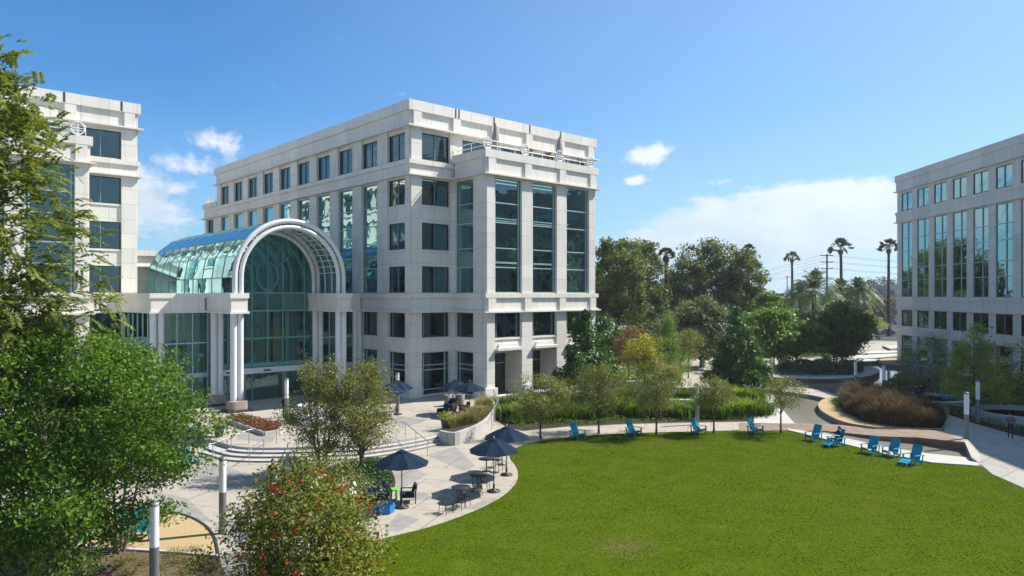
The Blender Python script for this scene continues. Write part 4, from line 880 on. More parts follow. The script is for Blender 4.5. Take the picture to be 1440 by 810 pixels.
# ---------------------------------------------------------------- patio umbrellas
def umbrella():
    r = empty('patio_umbrella', (0,0,0), 0, 'navy patio umbrella', 'umbrella', 'open navy umbrellas')
    m = MB(); m.tube([(0,0,.08),(0,0,2.68)], .028, 10); m.build('pole', M['dark_metal'], r)
    m = MB(); m.lathe([(.34,0),(.34,.05),(.3,.09),(.06,.12),(.05,.4)], 20); m.build('base', M['dark_metal'], r)
    m = MB(); R, n = 1.32, 8; ap = Vector((0,0,2.72)); rim = [Vector((R*math.cos(2*PI*k/n+.3), R*math.sin(2*PI*k/n+.3), 2.1)) for k in range(n)]
    for k in range(n):
        a, b = rim[k], rim[(k+1) % n]; rows = []
        for i in range(5):
            t = i/4; pa = ap.lerp(a, t); pb = ap.lerp(b, t); pa.z += .05*math.sin(PI*t); pb.z += .05*math.sin(PI*t)
            md = (pa+pb)/2; md.z -= .05*t; rows.append([pa, md, pb])
        for i in range(4): m.add([rows[i][0],rows[i][1],rows[i+1][1],rows[i+1][0]], [(0,3,2,1)]); m.add([rows[i][1],rows[i][2],rows[i+1][2],rows[i+1][1]], [(0,3,2,1)])
    o = m.build('canopy', M['navy'], r); sol = o.modifiers.new('s', 'SOLIDIFY'); sol.thickness = .012
    v = MB(); v.lathe([(.26,2.66),(.1,2.735),(.02,2.76)], 8); v.build('vent', M['navy'], o)
    m = MB(); m.lathe([(.0,2.75),(.035,2.77),(.035,2.81),(.0,2.84)], 10); m.build('finial', M['white_metal'], r)
    for k in range(n):
        q = MB(); a = rim[k]; q.tube([(0,0,2.64), (a.x*.98, a.y*.98, a.z-.015)], .012, 5); q.tube([(0,0,2.0), ((a.x*.5), (a.y*.5), 2.36)], .01, 5); q.build('rib', M['dark_metal'], r)
    return r
U = umbrella()
for i, (p, lab, rz) in enumerate([(G(565,714), 'navy umbrella beside the lime side table and the navy armchair', .1), (G(694.5,691.6), 'navy umbrella overlapping another, the nearer one at the lawn edge', .2), (G(712.4,668.4), 'navy umbrella half behind another, the farther one at the lawn edge', .05),
        (G(559.5,583,BASE), 'navy umbrella beside the lamp post in front of the office column', .3), (G(548,590,BASE), 'navy umbrella left of the one by the lamp post, partly behind slender trees', .7), (G(641,582,BASE), 'navy umbrella above the wicker lounge set, the farther of two', .1), (G(660.5,585,BASE), 'navy umbrella rising out of the grass planter', .4),
        (G(272,612,BASE), 'navy umbrella on the terrace behind the glossy green tree', .2)]):
    place(U, i == 0, p, rz, lab, 'open navy umbrellas')
# ---------------------------------------------------------------- metal bistro chairs and tables
def bistro_chair():
    r = empty('bistro_chair', (0,0,0), 0, 'dark metal chair', 'chair'); mt = M['dark_metal']
    m = MB(); 
    for k in range(7): m.box(-.2+k*.06, -.16+k*.06, -.21, .21, .43, .445)
    m.box(-.22,.22,-.23,-.2,.425,.45); m.box(-.22,.22,.2,.23,.425,.45); m.build('seat', mt, r)
    m = MB(); m.tube([(-.21,.21,.44),(-.21,.28,.8),(.21,.28,.8),(.21,.21,.44)], .016, 6)
    for k in range(5): m.tube([(-.14+k*.07,.22,.46),(-.14+k*.07,.28,.79)], .009, 5)
    m.build('backrest', mt, r)
    for sx in (-1,1):
        for sy in (-1,1):
            q = MB(); q.tube([(sx*.2,sy*.2,.43),(sx*.23,sy*.25,0)], .016, 6); q.build('leg', mt, r)
        q = MB(); q.tube([(sx*.23,.24,.64),(sx*.24,-.16,.64),(sx*.22,-.2,.44)], .016, 6); q.build('armrest', mt, r)
    return r
BC = bistro_chair(); T1 = G(648,706); T2 = G(684,663); T3_ = G(672,687)
spot = [(G(627,722), .9, 'dark metal chair nearest the lawn edge, left of the round table'), (G(646,716), -2.0, 'dark metal chair partly behind another at the nearest round table'), (G(652,712), 2.6, 'dark metal chair behind the nearest round table'),
        (G(671,695), .2, 'dark metal chair in the middle umbrella shadow, facing the camera'), (G(681,690), 2.9, 'dark metal chair behind the one in the middle umbrella shadow'), (G(704,664), .4, 'dark metal chair under the farther lawn-edge umbrella, right of its table'), (G(699,657), 2.7, 'dark metal chair behind the table under the farther lawn-edge umbrella'),
        (G(545,591,BASE), 1.2, 'dark chair on the terrace between slender tree and lamp post'), (G(553,586,BASE), -1.0, 'dark chair on the terrace beside the umbrella by the lamp post')]
for i, (p, rz, lab) in enumerate(spot): place(BC, i == 0, p, rz, lab, 'metal bistro chairs')
def bistro_table():
    r = empty('round_table', (0,0,0), 0, 'round table', 'table'); m = MB(); m.lathe([(.0,.71),(.46,.71),(.475,.725),(.46,.74),(.0,.74)], 24); m.build('tabletop', M['dark_metal'], r)
    m = MB(); m.tube([(0,0,.03),(0,0,.71)], .035, 8); m.build('pedestal', M['dark_metal'], r); m = MB(); m.lathe([(.0,0),(.28,0),(.26,.03),(.04,.05)], 16); m.build('foot', M['dark_metal'], r); return r
BT = bistro_table()
for i, (p, lab) in enumerate([(T1, 'round dark table in the nearest umbrella shadow by the lawn'), (T3_, 'round dark table in the middle umbrella shadow'), (T2, 'round dark table behind the nearer lawn-edge umbrella pole'), (G(537,594,BASE), 'round dark table on the terrace behind the slender trees')]): place(BT, i == 0, p, 0, lab, 'round bistro tables')
# ---------------------------------------------------------------- lounge furniture
def armchair(wide=.72, name='armchair', cat='armchair', wick=False):
    r = empty(name, (0,0,0), 0, 'navy cushioned chair', cat); w = wide/2; fm = M['wicker'] if wick else M['dark_metal']
    m = MB(); m.box(-w+.05,w-.05,-.36,.3,.28,.34); (m.box(-w+.03,w-.03,-.36,.3,.04,.28) if wick else m.box(-w+.05,w-.05,-.36,-.32,.24,.28)); m.build('seat_frame', fm, r)
    n = 1 if wide < 1 else 2
    for k in range(n):
        x0 = -w+.07+(wide-.14)*k/n; x1 = -w+.07+(wide-.14)*(k+1)/n-.01
        m = MB(); m.box(x0,x1,-.36,.22,.345,.47); m.build('seat_cushion', M['navy_cushion'], r, bevel=.03)
        m = MB(); m.bar(((x0+x1)/2,.2,.44), ((x0+x1)/2,.34,.9), x1-x0, .13, (0,1,0)); m.build('back_cushion', M['navy_cushion'], r, bevel=.03)
    m = MB(); m.bar((0,.33,.3),(0,.43,.86), wide-.1, .04, (0,1,0)); m.build('backrest', fm, r)
    for s in (-1,1):
        m = MB(); m.box(s*w-.03,s*w+.03,-.38,.38,.58,.62)
        if wick: m.box(s*w-.028,s*w+.028,-.36,.36,.04,.58)
        m.build('armrest', fm, r)
        for y in (-.36,.36):
            q = MB(); q.box(s*w-.025,s*w+.025,y-.025,y+.025,0,.58); q.build('leg', fm, r)
    return r
AC = armchair()
place(AC, True, G(574,706), -1.45, 'navy cushioned armchair right of the lime side table', 'navy armchairs')
place(AC, False, G(632,584,BASE), 1.4, 'navy armchair facing the wicker seats under the terrace umbrellas', 'navy armchairs'); place(AC, False, G(252,640), .8, 'navy armchair half hidden by the glossy green tree at the curved steps', 'navy armchairs')
sf = armchair(1.5, 'sofa', 'sofa'); sf['label'] = 'two-seat navy sofa left of the lime side table'; sf.location = G(527,706); sf.rotation_euler.z = .35
s2 = copy_tree(sf); s2['label'] = 'navy sofa on the terrace edge behind the glossy green tree'; s2.location = G(268,622,BASE); s2.rotation_euler.z = .5
WC = armchair(.8, 'wicker_chair', 'armchair', True)
for i, (x, y, rz, lab) in enumerate([(634,576,-.5,'dark wicker lounge chair with navy cushions, the highest of the terrace lounge set'), (653,581,-1.3,'dark wicker lounge chair next to the ornamental grass planter')]): place(WC, i == 0, G(x,y,BASE), rz, lab, 'wicker lounge chairs')
def ottoman(mat, R, h, n, name, lab, p):
    r = empty(name, p, .2, lab, 'ottoman'); m = MB(); m.lathe([(R*.92,.03),(R,.08),(R,h*.62),(R*.97,h*.66)], n, smooth=n > 8); m.build('body', mat, r); m = MB(); m.lathe([(R*.95,h*.66),(R,h*.72),(R*.98,h*.95),(R*.9,h),(0,h+.01)], n, smooth=n > 8); m.build('top', mat, r)
ottoman(M['azure'], .46, .5, 6, 'ottoman', 'bright blue faceted pouf in front of the navy sofa', G(541,721))
ottoman(M['navy_cushion'], .45, .42, 20, 'ottoman', 'round navy footstool beside the wicker lounge chairs', G(622,582,BASE)); ottoman(M['navy_cushion'], .36, .4, 20, 'ottoman', 'small round navy footstool just left of the grass planter', G(640,586.5,BASE))
r = empty('side_table', G(553,703), 0, 'lime green side table between navy sofa and armchair', 'side table'); m = MB(); m.box(-.24,.24,-.24,.24,.5,.55); m.build('tabletop', M['green_plastic'], r, bevel=.01)
for s in (-1,1): m = MB(); m.box(s*.17-.04,s*.17+.04,-.2,.2,0,.5); m.build('leg', M['green_plastic'], r, bevel=.008)
for i, (x, y) in enumerate(((630,571),(637,570),(648,570))):
    r = empty('planter', G(x,y,BASE), 0, ['pale cylindrical planter behind the wicker seats, left one','pale cylindrical planter behind the wicker seats, middle one','pale cylindrical planter behind the wicker seats, right one'][i], 'planter', 'pale planters behind the lounge')
    m = MB(); m.lathe([(.3,0),(.34,.95),(.3,.97),(.28,.9)], 16); m.build('pot', M['wet_concrete'], r); m = MB(); m.lathe([(.0,.88),(.285,.88)], 16); m.build('soil', M['soil'], r)
# ---------------------------------------------------------------- adirondack chairs
def adirondack():
    r = empty('adirondack_chair', (0,0,0), 0, 'turquoise chair', 'chair'); b = M['blue']
    m = MB()
    for k in range(5): x = -.25+k*.126; m.bar((x,-.36,.37),(x,.2,.25), .11, .025)
    m.build('seat', b, r)
    m = MB()
    for k in range(3): x = -.19+k*.19; m.bar((x,.16,.26),(x,.5,1.02), .18, .025, (0,1,0))
    m.bar((-.29,.43,.8),(.29,.43,.8), .03, .08); m.build('backrest', b, r)
    for s in (-1,1):
        m = MB(); m.bar((s*.36,-.42,.55),(s*.36,.42,.52), .14, .025); m.build('armrest', b, r)
        m = MB(); m.bar((s*.34,-.36,0),(s*.34,-.36,.54), .035, .1, (0,1,0)); m.build('leg', b, r)
        m = MB(); m.bar((s*.3,-.38,.33),(s*.3,.52,.02), .035, .12); m.bar((s*.34,.3,.1),(s*.34,.36,.53), .03, .08, (0,1,0)); m.build('leg', b, r)
    return r
AD = adirondack()
adl = [(812,617,.62,'turquoise adirondack chair under the first lawn-edge tree, farthest left on the lawn'), (891,612.5,.66,'turquoise adirondack chair between the second and third lawn-edge trees'), (982,610,.6,'turquoise adirondack chair between the third and fourth lawn-edge trees'), (1062,610,.62,'turquoise adirondack chair left of the thin fifth lawn-edge tree'),
       (1144,620,-1.05,'turquoise adirondack chair right of the thin fifth lawn-edge tree, before the brown boardwalk'), (1176,627,-1.1,'turquoise adirondack chair with the reading person in it'), (1224,638,-1.0,'turquoise adirondack chair just right of the person reading on the lawn'), (1254,642,-1.0,'turquoise adirondack chair, middle of the three right of the reader'), (1284,652.5,-1.05,'turquoise adirondack chair nearest the grey path, with a footrest'),
       (1333,566,.5,'turquoise adirondack chair by the round seat wall, left one of the pair'), (1347,567,-.6,'turquoise adirondack chair by the round seat wall, right one of the pair'), (181,752,1.0,'turquoise adirondack chair on the golden gravel, farther left behind leaves'), (196,757,.4,'turquoise adirondack chair on the golden gravel, nearer the lamp post'), (265,658,.9,'turquoise adirondack chair behind the glossy tree near the steps')]
for i, (x, y, rz, lab) in enumerate(adl):
    z = .03 if y > 600 else .2
    place(AD, i == 0, G(x, y, z), rz, lab, 'turquoise adirondack chairs', 1.06)
def footrest():
    r = empty('footrest', (0,0,0), 0, 'turquoise footrest', 'footrest'); b = M['blue']; m = MB()
    for k in range(4): x = -.21+k*.14; m.bar((x,-.3,.2),(x,.25,.36), .125, .025)
    m.build('top', b, r)
    for s in (-1,1): m = MB(); m.bar((s*.27,-.3,.16),(s*.27,.25,.32), .03, .08); m.bar((s*.27,.2,0),(s*.27,.2,.32), .03, .08, (0,1,0)); m.bar((s*.27,-.26,0),(s*.27,-.26,.18), .03, .08, (0,1,0)); m.build('leg', b, r)
    return r
FR = footrest(); c, s_ = math.sin(-1.05), -math.cos(-1.05)
pa = G(1284,652.5,.03); place(FR, True, pa + Vector((c*.8, s_*.8, 0)), -1.05, 'turquoise footrest in front of the chair nearest the grey path', 'turquoise footrests')
pb = G(1176,627,.03); place(FR, False, pb + Vector((c*.82, s_*.82, 0)), -1.1, 'turquoise footrest under the legs of the reading person', 'turquoise footrests')
# ---------------------------------------------------------------- lamp posts
def lamp():
    r = empty('lamp_post', (0,0,0), 0, 'lamp post', 'lamp post'); m = MB(); m.lathe([(.15,0),(.15,1.75)], 20); m.build('post', M['lamp_grey'], r)
    m = MB(); m.lathe([(.145,1.75),(.145,3.12)], 20); m.build('lamp_tube', M['lamp_white'], r); m = MB(); m.lathe([(.155,3.1),(.155,3.2),(.0,3.21)], 20); m.build('cap', M['lamp_grey'], r); return r
LP = lamp()
lps = [(G(217,843,.03),'white column lamp post nearest the camera, in the mulch bed'), (G(313,750,.012),'white column lamp post at the edge of the golden gravel'), (G(403,592,BASE),'white column lamp post left of the slender trees, near the entrance'), (G(559,580,BASE),'white column lamp post behind the terrace umbrella at the office column'), (G(978,507,0),'left one of two column lamp posts by the far garden path'), (G(990,512,0),'right one of two column lamp posts by the far garden path'), (G(1085,545,0),'white column lamp post left of the curved planter ledge'), (G(1203,552,.2),'white column lamp post behind the brown rushes, left one'), (G(1243,560,.2),'white column lamp post behind the brown rushes, right one'), (G(1359,620,.45),'white column lamp post at the grey path, nearest the boardwalk'), (G(1375,594,.4),'grey column lamp post in front of the yellow-green tree'), (G(980,597,.02),'column lamp post in the shrub bed behind the chairs')]
for i, (p, lab) in enumerate(lps): place(LP, i == 0, p, 0, lab, 'column lamp posts')
# ---------------------------------------------------------------- handrails
def handrail(name, p0, p1, lab, n=4):
    """from the upper terrace down to the plaza"""
    r = empty(name, p0, 0, lab, 'handrail', 'stair handrails'); d = p1 - p0; m = MB(); a = Vector((0,0,.92)); m.tube([a+Vector((-d.x*.12,-d.y*.12,-.15)), a + Vector((-d.x*.12,-d.y*.12,0)), a, d + a, d + a + Vector((d.x*.1, d.y*.1, 0))], .028, 8); m.build('rail', M['steel'], r)
    for k in range(n):
        t = k/(n-1); q = d*t; zb = -.12 if k == 0 else (q.z - .02 if k == n-1 else q.z*.98-.35); m = MB(); m.tube([(q.x,q.y,zb),(q.x,q.y,q.z+.92)], .024, 8); m.build('post', M['steel'], r)
handrail('handrail', G(350,624.5,BASE), G(299,645,.01), 'left steel handrail on the curved steps', 3); handrail('handrail', G(389,624.5,BASE), G(351,653.5,.01), 'middle steel handrail on the curved steps, with a long shadow', 3)
handrail('handrail', G(425,623,BASE), G(413,650,.01), 'steel handrail on the curved steps, left of the slender trees', 3); handrail('handrail', G(540,616,BASE), G(520,640,.01), 'steel handrail behind the right slender tree', 3); handrail('handrail', G(570,614,BASE), G(601,641,.01), 'steel handrail at the right end of the curved steps', 3)
handrail('handrail', G(701,576,BASE), G(691,604,.02), 'curved steel rail along the planter ramp, inner one', 5); handrail('handrail', G(695,565,BASE), G(704,592,.02), 'steel rail along the planter ramp, outer one', 4)
# ---------------------------------------------------------------- planters, bins, fountain ring
r = empty('grass_planter', G(650,606,BASE), 0, 'curved concrete planter full of pale ornamental grass on the terrace', 'planter'); o0 = G(650,606,BASE)
wl = [Vector((p.x,p.y,.88)) for p in GS([(619,613),(638,616),(655,611),(672,604),(686,594),(693,583),(694,572),(687,565)], BASE, 3)]; m = MB()
for a, b in zip(wl[:-1], wl[1:]): m.bar(a - o0 + Vector((0,0,-.43)), b - o0 + Vector((0,0,-.43)), .24, .86)
m.build('wall', M['concrete'], r); m = MB(); m.slab([p - o0 - Vector((0,0,.12)) for p in wl] + [G(x,y,.76) - o0 for x,y in [(679,566),(667,568),(673,577),(663,585),(639,595),(627,600)]], -.1); m.build('soil', M['soil'], r)
r = empty('flower_bed', G(352,606,BASE), 0, 'white-edged planter of red flowers on the terrace in front of the entrance', 'flower bed'); o0 = G(352,606,BASE)
fb = [G(x,y,BASE) for x,y in [(316,593),(340,590),(398,603),(392,610),(372,613)]]; m = MB()
for a, b in zip(fb, fb[1:]+fb[:1]): m.bar(a-o0+Vector((0,0,.13)), b-o0+Vector((0,0,.13)), .2, .3)
m.build('wall', M['white_concrete'], r); m = MB(); m.slab([p-o0+Vector((0,0,.24)) for p in fb], -.05); m.build('soil', M['soil'], r)
rs = np.random.default_rng(77); P = polyarea([p-o0+Vector((0,0,.26)) for p in fb])(rs, 4200); P[:,2] += rs.uniform(0,.28,4200)
o = leaf_cloud(P[:1900], unit(rs.normal(size=(1900,3))+np.array([0,0,1])), rs.uniform(.06,.13,1900), .8, rs.normal(size=1900)*.2+.5, 'red_flowers', L['flower_red'], r, rs=rs); o['kind'] = 'stuff'
o = leaf_cloud(P[1900:], unit(rs.normal(size=(2300,3))+np.array([0,0,1])), rs.uniform(.07,.16,2300), .5, rs.normal(size=2300)*.2+.3, 'leaves', L['rust'], r, rs=rs); o['kind'] = 'stuff'
def potted(p, lab, fo, h=.75, n=500):
    r = empty('potted_plant', p, 0, lab, 'potted plant'); m = MB(); m.lathe([(.24,0),(.38,h),(.36,h+.03),(.32,h-.06)], 18); m.build('pot', M['tan_pot'], r)
    rs = np.random.default_rng(int(p.x*100) & 999); P = rs.normal(size=(n,3))*np.array([.26,.26,.16])+np.array([0,0,h+.28]); o = leaf_cloud(P, unit(rs.normal(size=(n,3))+P-np.array([0,0,h])), rs.uniform(.06,.15,n), .6, rs.normal(size=n)*.2+.55, 'foliage', L[fo], r, rs=rs)
potted(G(308,614,BASE), 'yellow-green plant in a dark pot at the left end of the curved steps', 'yellow'); potted(G(627,605,BASE), 'yellow-green plant in a dark pot at the left tip of the grass planter', 'yelgreen')
def bin_(p, lab, top):
    r = empty('litter_bin', p, .3, lab, 'litter bin'); m = MB(); m.lathe([(.28,0),(.3,.04),(.3,.86),(.28,.88)], 20); m.build('body', M['concrete'], r); m = MB(); m.lathe([(.31,.88),(.32,.94),(.24,1.0),(.0,1.01)], 20); m.build('lid', top, r)
bin_(G(405,671), 'round concrete litter bin with blue lid, left one by the slender trees', M['azure']); bin_(G(414,668), 'round concrete litter bin with blue lid, right one nearest the slender trees', M['azure']); bin_(G(988,516), 'round grey bin at the foot of the far lamp posts', M['lamp_grey'])
def ring_seat(p, R, h, lab, cat, inner=None, arc_=2*PI, rot=0, w=.5, mat='concrete', name='curved_bench'):
    r = empty(name, p, rot, lab, cat); m = MB(); n = 40; pts = [Vector((R*math.cos(arc_*k/n), R*math.sin(arc_*k/n), 0)) for k in range(n+1)]
    for a, b in zip(pts[:-1], pts[1:]):
        i0, i1 = a*(1-w/R), b*(1-w/R); m.add([a+Vector((0,0,h)), b+Vector((0,0,h)), i1+Vector((0,0,h)), i0+Vector((0,0,h)), a, b, i1, i0], [(0,1,2,3)[::-1],(0,4,5,1)[::-1],(2,6,7,3)[::-1]])
    if arc_ < 6.2: 
        for q in (pts[0], pts[-1]): i0 = q*(1-w/R); m.add([q, i0, i0+Vector((0,0,h)), q+Vector((0,0,h))], [(0,1,2,3)])
    m.build('wall' if inner else 'seat', M[mat], r)
    if inner: m = MB(); m.lathe([(0,h*.55),(R-w+.02,h*.55)], 40); m.build('basin', M[inner], r)
ring_seat(G(452,592,BASE), 2.1, .5, 'white curved bench on the terrace behind the slender trees', 'bench', None, 4.6, .8, .6, 'white_metal'); ring_seat(G(436,582,BASE), 1.0, .75, 'round white counter left of the curved bench, seen through the slender trees', 'table', None, 6.3, 0, .7, 'white_metal', 'round_counter')
ring_seat(G(1305,566,.2), 3.4, .5, 'round concrete seat wall behind the brown rushes', 'seat wall', 'concrete', 6.3, 0, .7, 'concrete', 'round_seat_wall'); ring_seat(G(1437,592,.35), 3.3, .75, 'round grey raised basin beside the path at the right edge', 'fountain', 'water', 6.3, 0, .4, 'concrete', 'round_basin')
sheet('path', GS([(1250,562),(1300,570),(1345,571),(1362,566),(1340,556),(1290,552)], .19, 3), M['path_grey'], drop=0)
# ---------------------------------------------------------------- stone blocks in the far garden
for i, (x, y, w_, h_, lab) in enumerate([(893,549,1.6,.9,'pale concrete block seat left of the third lawn-edge tree'), (950,578,3.2,.9,'grey concrete wall block seen between the lawn-edge trees'), (1003,556,2.4,.6,'low pale concrete wall behind the fourth lawn-edge tree')]):
    m = MB(); p = G(x, y); m.box(-w_/2, w_/2, -.3, .3, 0, h_); m.box(-w_/2-.04, w_/2+.04, -.34, .34, h_, h_+.1); o = m.build('low_wall', M['concrete'], None, p, bevel=.02); tag(o, lab, 'low wall')
# ---------------------------------------------------------------- roof terrace: closed umbrellas and spiky plants
def roof_local(u, a, z=22.3): F = Facade((5,-4.93),(20,-4.93)); x, y = F.xy(u, a); return toworld(x, y, z)
def closed_umbrella():
    r = empty('closed_umbrella', (0,0,0), 0, 'x', 'umbrella'); m = MB(); m.tube([(0,0,0),(0,0,3.1)], .03, 8); m.build('pole', M['white_metal'], r); m = MB(); m.lathe([(.3,0),(.3,.06),(.05,.1)], 14); m.build('base', M['dark_metal'], r)
    m = MB(); n = 16; vs = []
    for z, R in ((.75,.25),(1.2,.3),(2.0,.24),(2.7,.15),(3.05,.05)):
        for k in range(n): t = 2*PI*k/n; rr = R*(1+.22*(k % 2)); vs.append((rr*math.cos(t), rr*math.sin(t), z))
    m.add(vs, [(i*n+k, i*n+(k+1)%n, (i+1)*n+(k+1)%n, (i+1)*n+k) for i in range(4) for k in range(n)]); m.build('folded_canopy', M['grey_canvas'], r); return r
CU = closed_umbrella()
for i, (u, lab) in enumerate(((1.9,'folded grey umbrella on the roof terrace, left one'), (10.6,'folded grey umbrella on the roof terrace, right one'))): place(CU, i == 0, roof_local(u, -.9), 0, lab, 'folded umbrellas on the roof terrace', 1.15)
for i, (u, fo, lab) in enumerate(((6.3,'spike','reddish spiky potted plant on the roof terrace, left one'), (8.9,'spike','reddish spiky potted plant on the roof terrace, right one'), (13.6,'palm','green spiky potted plant at the right end of the roof terrace'))):
    r = empty('potted_plant', roof_local(u, -.8), 0, lab, 'potted plant', 'spiky plants on the roof terrace'); m = MB(); m.lathe([(.22,0),(.3,.6),(.26,.62)], 14); m.build('pot', M['tan_pot'], r); m = MB(); m.tube([(0,0,.5),(0,0,1.0)], .05, 6); m.build('stem', M['bark'], r)
    b_ = blades(80, .16, 1.0, .035, fo, 500+i, 'foliage', r, .6); b_.location = (0,0,.85)
potted(toworld(-28.0, 14.9, 22.3), 'small palm-like potted plant on the left block terrace', 'palm', .5, 200)
# ---------------------------------------------------------------- power line
def pole(p, h, arms, lab, r0=.22):
    r = empty('utility_pole', p, 0, lab, 'utility pole'); m = MB(); m.tube([(0,0,-.1),(0,0,h)], [r0*1.2,r0*.8], 8); m.build('post', M['bark_dark'], r)
    for z in arms: m = MB(); m.bar((-1.9,0,z),(1.9,0,z), .2, .25); m.build('crossarm', M['bark_dark'], r)
PD = 222; p1 = AT(1163, PD); h1 = ZT(357, PD); a1 = [h1-.5, h1-2.5, h1-4.5]; pole(p1, h1, a1, 'dark utility pole with three crossarms between the fan palms', .3)
p2 = AT(1107, 420); h2 = ZT(388, 420); pole(p2, h2, [h2-.6], 'small far utility pole left of the smallest fan palm', .3)
for k, z in enumerate(a1):
    for s in (-1.8, 1.8):
        e = AT(1420, 260); f = AT(1020, 330); m = MB()
        for q, zz in ((e, z-1.2), (f, z-4)):
            pts = [Vector((p1.x+s, p1.y, z+.15)).lerp(Vector((q.x+s, q.y, zz)), t/10) - Vector((0,0,2.2*(t/10)*(1-t/10)*2)) for t in range(11)]; m.tube(pts, .035, 4)
        o = m.build('power_line', M['dark_metal']); tag(o, 'thin power line strung from the utility pole with three crossarms', 'power line', 'power lines')
# pale buildings glimpsed beyond the tall trees
for i, (px, d, ty, wd, lab) in enumerate([(948,235,402,20,'pale low building glimpsed between the tall evergreens'), (1256,320,402,6,'small pale building glimpsed beside the right block')]):
    p = AT(px, d); H_ = ZT(ty, d); r = empty('background_building', p, 0, lab, 'building'); m = MB(); m.box(-wd/2, wd/2, 0, 12, 0, H_); m.build('wall', M['white_concrete'], r); m = MB(); m.box(-wd/2-.2, wd/2+.2, -.2, 12.2, H_, H_+.4); m.build('roof', M['roof'], r)
    for zf in range(2, int(H_)-1, 4):
        for k in range(int(wd/4)): m = MB(); m.box(-wd/2+1+k*4, -wd/2+3.6+k*4, -.08, .0, zf, zf+2); m.build('window', M['car_glass'], r)
# ---------------------------------------------------------------- cars
def car(col, nm):
    r = empty('parked_car', (0,0,0), 0, 'x', 'car'); pm = plain(nm, col, .25, .6, .2, .04)
    def loft(name, secs, mat, par, bev=.05):
        m = MB()                                          # secs: (x, half width, z bottom, z top)
        vs = []
        for x, w_, z0, z1 in secs: vs += [(x,-w_,z0),(x,w_,z0),(x,w_*.94,z1),(x,-w_*.94,z1)]
        n = len(secs); m.add(vs, [(0,3,2,1), (4*n-4,4*n-3,4*n-2,4*n-1)] + [(4*i+k, 4*i+(k+1)%4, 4*i+4+(k+1)%4, 4*i+4+k) for i in range(n-1) for k in range(4)]); return m.build(name, mat, par, bevel=bev)
    loft('body', [(-2.2,.72,.38,.72),(-2.05,.86,.25,.86),(-1.2,.9,.22,.95),(1.3,.9,.22,.93),(2.0,.86,.25,.8),(2.25,.7,.36,.66)], pm, r)
    loft('cabin', [(-1.75,.74,.85,.95),(-1.05,.76,.9,1.4),(.1,.76,.9,1.45),(1.15,.76,.85,.95)], M['car_glass'], r)
    loft('roof', [(-1.12,.66,1.37,1.42),(-.6,.68,1.4,1.48),(.1,.68,1.4,1.49),(.25,.64,1.37,1.42)], pm, r, .02)
    for x in (-1.35,1.35):
        for s in (-1,1):
            m = MB(); b = len(m.v); n = 16; pr = [(.0,.0),(.2,.0),(.32,.02),(.33,.1),(.32,.2),(.0,.2)]
            for q, (rd, y) in enumerate(pr): m.v += [(x+rd*math.cos(2*PI*k/n), s*(.92-y), .33+rd*math.sin(2*PI*k/n)) for k in range(n)]
            for i in range(5):
                for k in range(n): m.f.append([i*n+k,i*n+(k+1)%n,(i+1)*n+(k+1)%n,(i+1)*n+k]); m.mi.append(0); m.sm.append(False)
            m.build('wheel', M['rubber'], r)
    for s in (-1,1):
        m = MB(); m.box(2.12,2.2,s*.62-.16,s*.62+.16,.56,.68); m.build('headlight', M['lamp_white'], r); m = MB(); m.box(-2.2,-2.1,s*.66-.14,s*.66+.14,.66,.78); m.build('tail_light', L['flower_red'], r)
    return r
CC = [car((.012,.05,.2),'blue_car_paint'), car((.7,.7,.7),'white_car_paint'), car((.35,.36,.38),'silver_car_paint'), car((.02,.02,.022),'black_car_paint'), car((.3,.03,.03),'red_car_paint')]
cn = ['blue','white','silver','black','red']; used = [False]*5
def put_car(k, p, rz, lab, grp=None): place(CC[k], not used[k], p, rz, lab, grp); used[k] = True
put_car(0, G(1245,470.5), 2.9, 'blue parked car left of the fan palm trunk, nearest in the car park'); put_car(1, AT(1205,172), 2.9, 'white car half hidden behind the round dark tree')
rr = random.Random(4)
for row, (py) in enumerate((456, 449.5, 444.5, 440.5, 437.5)):
    d = CAMZ*FOC/(py-HY); n = int((1275-1075)/FOC*d/2.9)
    for k in range(n):
        if rr.random() < .14: continue
        X = (1078-HX)/FOC*d + 2.9*k; c_ = rr.choice((1,1,2,2,3,0,2,1,4)); put_car(c_, Vector((X + rr.uniform(-.15,.15), d+rr.uniform(-.3,.3), 0)), PI/2*rr.choice((1,-1)) + rr.uniform(-.03,.03), cn[c_] + ' car parked in the rows of the far car park', 'far parked cars, ' + cn[c_])
for k in range(5):
    if not used[k]: put_car(k, Vector((60+3*k, 300, 0)), PI/2, cn[k] + ' car parked in the rows of the far car park', 'far parked cars, ' + cn[k])
